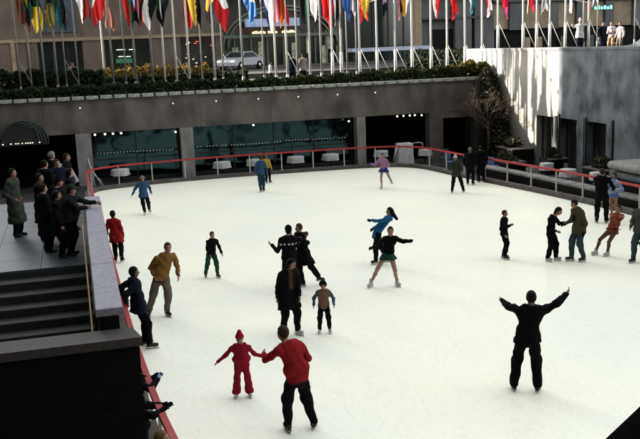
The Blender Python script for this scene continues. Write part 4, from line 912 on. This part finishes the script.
def extra_region(kind, C, WR, Hc, Nk, B, s, hipz):
    q = (C-Hc)@B.T/s; r = np.zeros(len(C), int)
    if kind == 'vest':                                   # sleeves in the second colour
        r[(np.abs(q[:, 0]) > .20)] = 1
        for sh, e, w_ in WR: r[np.linalg.norm(C-w_, axis=1) < .22*s] = 1
    if kind == 'chest': r[(q[:, 1] > .02) & (np.abs(q[:, 0]) < .05) & (q[:, 2] > .12)] = 1
    if kind == 'marks': r[(q[:, 1] < -.03) & (np.abs(q[:, 2]-.36) < .028) & (np.sin(q[:, 0]*62+1.2)+.5*np.sin(q[:, 0]*151) > -.1) & (np.abs(q[:, 0]) < .30)] = 1
    if kind == 'cuffs':
        r[q[:, 2] < -.065] = 1
        for sh, e, w_ in WR: r[np.linalg.norm(C-w_, axis=1) < .05*s] = 1
    if kind == 'pattern': r[(np.sin(C[:, 0]*40+np.sin(C[:, 2]*30)*2)*np.sin(C[:, 2]*36+np.sin(C[:, 0]*25)*2) > .05)] = 1
    return r
CC = {'black': (.0045, .0045, .0055), 'red': (.36, .02, .024), 'kidred': (.42, .018, .04), 'mustard': (.33, .17, .055), 'grey_tan': (.20, .17, .135), 'navy': (.006, .008, .016), 'denim': (.07, .13, .21), 'bluejack': (.05, .12, .24), 'tealblue': (.025, .075, .12),
      'yellow': (.65, .48, .05), 'pink': (.55, .27, .46), 'royal': (.04, .06, .30), 'dkgreen': (.045, .055, .04), 'skgreen': (.012, .05, .03), 'blue': (.03, .16, .36), 'tan': (.26, .15, .10), 'olive': (.10, .085, .052), 'bluegrey': (.06, .10, .12), 'white': (.68, .68, .68),
      'orange': (.36, .10, .07), 'darkred': (.10, .02, .02), 'greycoat': (.065, .075, .06), 'greygreen': (.10, .11, .09), 'brownscarf': (.09, .06, .035), 'whiteblue': (.14, .32, .70), 'ltblue': (.25, .50, .65), 'tancoat': (.40, .27, .17), 'grey': (.30, .30, .28), 'tights': (.17, .10, .075), 'whiteshirt': (.62, .55, .58), 'dkleather': (.007, .008, .009), 'slate': (.05, .07, .07)}

for _k in CC:
    if max(CC[_k]) > .05: CC[_k] = tuple(v*.55 for v in CC[_k])
# --- on the ice, near
NEAR, MID, FAR = .0125, .015, .021
person('man in a black suit seen from behind with both arms raised wide', (7.32, 13.6), 1.84, 180, hands=((-.42, .50, 1.52), (.70, .30, 1.74)), elb=((-.3, -1, -.3), (.3, -1, -.3)), feet=((-.19, .0), (.22, -.03)), hip=(.04, 0), neck=(.10, .0), coat=.93, top='black', tr='black', flare=.015, hair='dark', vox=.0115, build=1.02)
person('man in a red jacket seen from behind, reaching out to the child in red', (2.97, 13.33), 1.80, 218, hands=((-.40, .30, 1.28), (.10, .36, 1.10)), elb=((-.6, -.8, -.6), (1, -.3, -.2)), feet=((-.06, .05, 0, 200), (.36, .12, 0, 165)), hip=(.12, 0), neck=(.0, .04), head=(-.06, .03), hyaw=225, top='red', tr='black', tuck=True, coat=None, hair='brown', shoe='black_skate', vox=.0115, build=1.15, extra=('cuffs', 'darkred'))
person('small child in a red snowsuit and red knitted hat with arms held out', (2.47, 15.14), 1.14, 0, hands=((.44, -.02, .74), (-.40, -.02, .70)), elb=((0, .3, -1), (0, .3, -1)), feet=((.14, 0), (-.09, 0)), hip=(.03, 0), neck=(.02, 0), top='kidred', tr='kidred', flare=.06, hair='brown', longhair='bob', hat=('knit', 'kidred'), gloves='kidred', shoe='white_skate', vox=.0115, build=1.32, tuck=True, hs=1.05)
person('man in a mustard sweater and grey trousers gliding towards the viewer', (1.65, 20.78), 1.80, 12, hands=((.38, -.05, .96), (-.17, -.12, 1.02)), feet=((.06, -.02), (-.36, .12)), hip=(-.02, 0), neck=(.13, 0), head=(.05, 0), top='mustard', tr='grey_tan', hair='brown', vox=.0125, build=1.1, extra=('cuffs', 'darkred'), crouch=.02)
person('boy in a dark jacket and dark green trousers skating alone left of centre', (3.26, 23.9), 1.27, 18, hands=((.31, -.05, .68), (-.02, -.20, .70)), feet=((.16, 0), (-.17, .08)), hip=(.02, 0), neck=(.07, 0), top='black', tr='skgreen', hair='dark', vox=.013)
person('man in a dark jacket leaning back on the rail beside the granite capped wall', (1.08, 18.6), 1.78, 100, hands=((-.40, .26, 1.04), (-.38, -.18, 1.04)), feet=((-.06, .12), (.03, -.10)), hip=(-.14, 0), neck=(-.20, 0), head=(-.0, 0), top='navy', coat=.82, tr='black', hair='black', skin='skin_d', vox=.0125, build=1.1)
person('girl in a bright red coat walking away close to the granite capped wall', (.90, 27.0), 1.54, 165, hands=None, feet=((-.09, -.02), (.08, -.12)), hip=(-.03, 0), neck=(-.08, 0), top='red', coat=.62, tr='black', hair='black', skin='skin_d', hs=1.12, vox=.014, shoe='brown_skate')
person('woman in a black coat and brown scarf beside the child in a tan vest', (4.12, 18.25), 1.72, 30, hands=((.24, -.12, .88), (-.24, -.05, .86)), feet=((.17, 0), (-.14, .04)), hip=(.0, 0), neck=(.04, 0), hyaw=55, pit=18, top='black', coat=.62, tr='black', hair='black', longhair=True, shoe='white_skate', vox=.0125, build=1.12, extra=('chest', 'brownscarf'))
person('small child in a tan vest and dark hat with blue sleeves facing the viewer', (4.87, 18.1), 1.12, 0, hands=((.22, -.04, .64), (-.22, -.02, .64)), feet=((.11, 0), (-.11, 0)), top='tan', tr='black', hair=None, hat=('fur', 'black'), shoe='white_skate', vox=.012, build=1.15, extra=('vest', 'denim'), hs=1.02)
person('man in a black cap whose black jacket has white marks across the back', (5.0, 21.5), 1.74, 188, hands=((-.52, .10, 1.28), (.28, .25, 1.35)), elb=((0, -.2, -1), None), feet=((-.12, 0), (.10, .05)), hip=(-.08, 0), neck=(-.06, 0), top='black', tr='black', hair='dark', hat=('cap', 'black'), vox=.013, build=1.1, extra=('marks', 'white'))
person('partner in a long black coat dancing with the man in the black cap', (5.40, 22.0), 1.68, -62, hands=((-.25, -.25, 1.42), (.10, -.22, 1.42)), elb=((.5, 0, -.6), (1, 0, .1)), feet=((.42, .15, .05, 60), (-.02, .0)), hip=(.02, 0), neck=(-.05, 0), top='black', coat=.62, tr='black', hair='brown', vox=.014, build=1.1)
person('woman in a black top and short green skirt skating with arms spread', (7.35, 21.13), 1.66, -4, hands=((.66, -.40, 1.30), (-.33, -.34, 1.12)), elb=((0, 0, -1), (-.2, .3, -1)), build=.9, feet=((.31, .06, 0, 30), (-.36, .03, 0, -30)), hip=(.09, 0), neck=(.17, 0), top='black', tr=None, skirt=('skgreen', .74, .12), hair='auburn', longhair='bob', shoe='white_skate', vox=.012, gloves='black', crouch=.08)
person('woman in a blue top with long black hair flying behind her', (8.05, 23.4), 1.66, -70, hands=((-.44, -.15, 1.32), (-.42, -.22, .92)), elb=((0, .2, -1), (0, 0, -1)), feet=((-.16, .1), (.20, .05)), hip=(-.10, 0), neck=(.26, 0), head=(.02, 0), build=.92, top='blue', tr='black', hair='black', longhair=(.20, .0, -.22), gloves='black', vox=.014)
# right hand group
person('boy in black with short brown hair standing alone facing right', (11.48, 22.6), 1.40, 70, hands=((.20, .0, 1.0), (.02, -.18, .74)), feet=((-.02, .10), (.03, -.06)), top='black', tr='black', hair='brown', vox=.013, hyaw=80)
person('woman all in black with white skates reaching to the man in an olive coat', (12.58, 21.84), 1.52, 66, hands=((.30, .06, 1.10), (.12, -.22, .90)), feet=((.10, .08), (-.12, -.04)), hip=(-.05, 0), neck=(.0, 0), head=(.08, 0), pit=25, top='black', tr='black', flare=.015, hair='black', longhair='bob', shoe='white_skate', vox=.013, hs=1.1)
person('man in an olive coat and black scarf reaching to the woman in black', (13.17, 21.57), 1.74, -58, hands=((.20, -.22, .88), (-.34, -.02, 1.05)), elb=(None, (.3, .2, -1)), feet=((.20, -.02), (-.12, .02)), hip=(.06, 0), neck=(.02, 0), pit=14, head=(-.04, 0), top='olive', coat=.80, tr='bluegrey', hair='dark', gloves='black', scarf='black', vox=.013, build=1.12)
person('man in dark clothes by the right rail with the skater in blue and white', (16.68, 25.81), 1.84, 175, hands=((.0, .25, 1.1), (.36, .16, 1.12)), feet=((-.14, 0), (.16, 0)), top='black', tr='black', hair='brown', vox=.015, build=1.12)
person('woman in a short blue and white patterned dress with bare legs by the right rail', (17.28, 26.0), 1.62, -45, hands=((.05, -.3, 1.1), (-.30, -.12, 1.16)), feet=((.14, .02), (-.04, -.04)), top='whiteblue', tr=None, skirt=('whiteblue', .82, .08), hair='brown', shoe='white_skate', vox=.015, extra=('pattern', 'white'))
person('woman in an orange top and dark skirt leaning into a glide at the right edge', (14.32, 21.75), 1.62, -30, hands=((.30, -.05, 1.15), (.05, -.25, 1.2)), feet=((-.02, -.05, 0, -40), (-.34, .05, 0, -50)), hip=(.10, 0), neck=(.22, 0), head=(.03, 0), top='orange', tr=None, skirt=('darkred', .78, .11), legs='tights', hair='brown', shoe='white_skate', vox=.014, crouch=.16)
person('man in a grey-green jacket at the right edge, half out of view', (14.62, 20.75), 1.72, -25, hands=((.20, -.2, .95), (-.24, -.12, 1.0)), feet=((.12, 0), (-.14, -.03)), hip=(.05, 0), neck=(.06, 0), top='greygreen', coat=.85, tr='bluegrey', hair='dark', vox=.014, build=1.15)
# far skaters
person('skater in a blue jacket and grey hat alone at the far left of the ice', (2.28, 34.66), 1.50, 8, hands=((.30, -.05, .86), (-.42, 0, .84)), feet=((.18, .25, .05), (0, 0)), top='bluejack', coat=.70, tr='black', hair='grey', hat=('brim', 'grey'), shoe='white_skate', vox=.017)
person('skater in blue seen from behind at the far side of the ice', (7.6, 37.91), 1.58, 175, feet=((-.05, 0), (.07, .1)), top='bluejack', tr='tealblue', hair='brown', vox=.018, build=1.05)
person('child in a yellow jacket skating beyond the skater in blue', (8.35, 40.3), 1.28, 150, feet=((-.03, 0), (.12, .05)), top='yellow', coat=.72, tr='black', hair='blond', vox=.018, build=1.15)
person('skater in a pink sweater and blue skirt on one leg at the far side', (12.57, 36.09), 1.55, -8, hands=((.18, -.15, .95), (-.50, -.05, 1.12)), elb=(None, (-.2, .2, -.6)), feet=((.36, .35, .16, 20), (-.06, 0)), hip=(.05, 0), neck=(.0, 0), top='pink', tr=None, skirt=('royal', .74, .16), legs=None, hair='dark', gloves='royal', shoe='white_skate', vox=.017)
person('skater in a dark green coat with a white hat alone near the far right corner', (14.94, 33.63), 1.52, 170, hands=((-.22, .12, .95), (.20, .12, .95)), feet=((-.20, 0), (.26, .08)), hip=(-.02, 0), neck=(-.06, 0), top='dkgreen', coat=.68, tr='black', hair='grey', hat=('knit', 'white'), vox=.017)
person('left one of the pair in black at the right end of the far rail', (16.3, 35.3), 1.62, 165, feet=((-.10, 0), (.12, 0)), top='black', coat=.75, tr='black', hair='grey', vox=.018, build=1.1)
person('right one of the pair in black at the right end of the far rail', (16.95, 35.6), 1.62, 195, feet=((-.08, 0), (.14, .06)), top='black', coat=.7, tr='black', hair='dark', vox=.018, build=1.15, shoe='black_skate')
# terrace crowd (z of the paving 1.80)
T_ = 1.80
person('onlooker in a long grey coat on the terrace at the left edge', (-1.64, 23.15), 1.74, 62, z=T_, hands=((.12, -.10, .98), (.0, -.2, .95)), top='greycoat', coat=.34, tr='black', hair='dark', shoe='shoe', sole=.0, vox=.014, build=1.15)
person('onlooker in a dark coat holding a white bag on the terrace', (-.98, 22.4), 1.66, 70, z=T_, hands=((.10, .05, .80), (.06, -.12, .80)), top='black', coat=.45, tr='black', hair='dark', shoe='shoe', sole=0, vox=.015, build=1.15)
person('onlooker in a grey fur hat at the back of the terrace crowd', (-.80, 27.6), 1.62, 100, z=T_, top='black', coat=.4, tr='black', hair='dark', hat=('fur', 'grey'), shoe='shoe', sole=0, vox=.016, build=1.15)
person('brown haired onlooker at the back of the terrace crowd looking over the ice', (-.36, 26.8), 1.64, 75, z=T_, top='black', coat=.4, tr='black', hair='brown', shoe='shoe', sole=0, vox=.015, build=1.1)
person('onlooker in black in the middle of the terrace crowd turned half to the viewer', (-.54, 22.2), 1.62, 35, z=T_, top='black', coat=.45, tr='black', hair='dark', shoe='shoe', sole=0, vox=.014, build=1.15)
person('dark haired onlooker standing between the others against the granite capped wall', (-.28, 23.4), 1.60, 95, z=T_, top='navy', coat=.5, tr='black', hair='black', longhair='bob', shoe='shoe', sole=0, vox=.015, build=1.1)
person('onlooker in a shiny dark jacket stretching an arm along the granite capped wall', (-.28, 20.35), 1.60, 72, z=T_, hands=((.58, .15, 1.10), (.36, -.05, 1.06)), elb=((0, 0, -1), (0, 0, -1)), hip=(-.04, 0), neck=(.04, 0), feet=((-.06, .10), (-.10, -.10)), top='dkleather', coat=.78, tr='black', hair='dark', hat=('cap', 'dkgreen'), shoe='shoe', sole=0, vox=.013, build=1.15)
person('onlooker in navy pressed close behind the one in the shiny jacket', (-.55, 20.2), 1.52, 80, z=T_, top='black', coat=.5, tr='black', hair='dark', shoe='shoe', sole=0, vox=.015, build=1.1)
person('tall onlooker in black at the inner edge of the terrace crowd', (-.92, 24.9), 1.70, 130, z=T_, top='black', coat=.4, tr='black', hair='black', shoe='shoe', sole=0, vox=.016, build=1.25)
person('onlooker in black hidden between the others in the middle of the terrace crowd', (-.60, 25.4), 1.64, 20, z=T_, top='navy', coat=.4, tr='black', hair='dark', shoe='shoe', sole=0, vox=.016, build=1.2)
person('onlooker in black right behind the stretched arm on the terrace', (-.52, 21.4), 1.66, 70, z=T_, hands=((.30, .1, 1.05), (.25, -.1, 1.0)), top='black', coat=.45, tr='black', hair='black', hat=('knit', 'black'), shoe='shoe', sole=0, vox=.015, build=1.25)
person('onlooker in a black coat at the near left side of the terrace crowd', (-.86, 20.9), 1.60, 110, z=T_, top='black', coat=.4, tr='black', hair='dark', shoe='shoe', sole=0, vox=.015, build=1.2)
# leaning over the left rail, half hidden by the near wall
person('person in black with a light blue glove at the rail beyond the near wall', (.56, 13.75), 1.50, 95, hands=((.36, .12, 1.16), (.34, -.10, 1.18)), top='black', coat=.6, tr='black', hair='dark', gloves='ltblue', shoe='shoe', sole=0, vox=.013, build=1.05, z=-.06)
person('person in black reaching a gloved arm over the red rail beside the near wall', (.50, 12.62), 1.48, 90, hands=((.44, .08, 1.12), (.40, -.16, 1.16)), top='black', coat=.6, tr='black', hair=None, hat=('knit', 'black'), gloves='black', shoe='shoe', sole=0, vox=.0125, build=1.0, z=-.06)
person('brown haired person at the very bottom edge leaning on the rail', (.62, 10.75), 1.60, 82, hands=((.34, .10, 1.10), (.32, -.12, 1.12)), neck=(.06, 0), top='slate', coat=.6, tr='black', hair='blond', shoe='shoe', sole=0, vox=.0125, build=1.05, z=-.06)
# street level
person('passer-by in a tan coat behind the far hedge on the left', (.08, 49.2), 1.60, 20, z=4.25, top='tancoat', coat=.45, tr='black', hair='dark', shoe='shoe', sole=0, vox=.024, build=1.2)
person('left one of two passers-by in dark clothes behind the middle of the hedge', (11.75, 48.6), 1.55, 160, z=4.25, top='navy', coat=.5, tr='black', hair='dark', shoe='shoe', sole=0, vox=.024, build=1.2)
person('right one of two passers-by, in a paler jacket, behind the middle of the hedge', (12.45, 48.7), 1.55, 200, z=4.25, top='grey', coat=.6, tr='black', hair='brown', shoe='shoe', sole=0, vox=.024, build=1.1)
person('person in a white jacket bending by the hedge left of the two dark passers-by', (10.9, 50.2), 1.15, 90, z=4.25, top='white', coat=.5, tr='black', hair='dark', shoe='shoe', sole=0, vox=.022, build=1.1)
person('person in a bright white jacket beside a flagpole above the right wall', (28.2, 46.2), 1.78, 10, z=5.35, hands=((.42, 0, 1.5), (-.42, 0, 1.45)), top='white', coat=.7, tr='navy', hair='dark', shoe='shoe', sole=0, vox=.022, hat=('knit', 'white'))
person('onlooker in navy above the right wall, left one of three', (24.6, 38.3), 1.46, 30, z=5.35, top='navy', tr='navy', hair='dark', shoe='shoe', sole=0, vox=.02, build=1.1)
person('onlooker in a pale pink shirt above the right wall, middle one of three', (24.6, 37.55), 1.45, -20, z=5.35, top='whiteshirt', tr='tancoat', hair='brown', shoe='shoe', sole=0, vox=.02, hands=((.15, -.2, 1.0), (-.15, -.2, 1.0)))
person('onlooker in a pale shirt above the right wall, right one of three', (24.7, 37.0), 1.40, -40, z=5.35, top='whiteshirt', tr='grey_tan', hair='brown', shoe='shoe', sole=0, vox=.02)
# shopping bag held on the terrace
sb = thing('shopping_bag', 'white plastic shopping bag carried on the terrace', 'bag', (-.84, 22.1, 1.80+.25))
mb = MB(); vs = []
for z, a, b in ((0, .07, .05), (.05, .13, .08), (.25, .12, .07), (.42, .05, .03)):
    for k in range(12): t = 2*math.pi*k/12; vs.append((a*math.cos(t)*(1+.1*math.sin(3*t)), b*math.sin(t), z))
mb.add(vs, [tuple(range(12))[::-1]]+[(i*12+k, i*12+(k+1) % 12, (i+1)*12+(k+1) % 12, (i+1)*12+k) for i in range(3) for k in range(12)], M['cloth_w'], True); mb.build('pouch', sb)
mb = MB(); mb.tube([(-.04, 0, .4), (-.02, 0, .56), (.02, 0, .56), (.04, 0, .4)], .008, M['cloth_w'], 5); mb.build('strap', sb)

# ------------------------------------------------------------------ give every Empty its base point
kids = {}
for o in SC.objects:
    if o.parent: kids.setdefault(o.parent.name, []).append(o)
for t in [o for o in SC.objects if o.type == 'EMPTY' and not o.parent and o.location.length < 1e-6]:
    ch = kids.get(t.name, [])
    if not ch: continue
    P = [c.location+Vector(b) for c in ch for b in c.bound_box]
    mn = Vector([min(p[i] for p in P) for i in range(3)]); mx = Vector([max(p[i] for p in P) for i in range(3)])
    base = Vector(((mn.x+mx.x)/2, (mn.y+mx.y)/2, mn.z)); t.location = base
    for c in ch: c.location = c.location-base
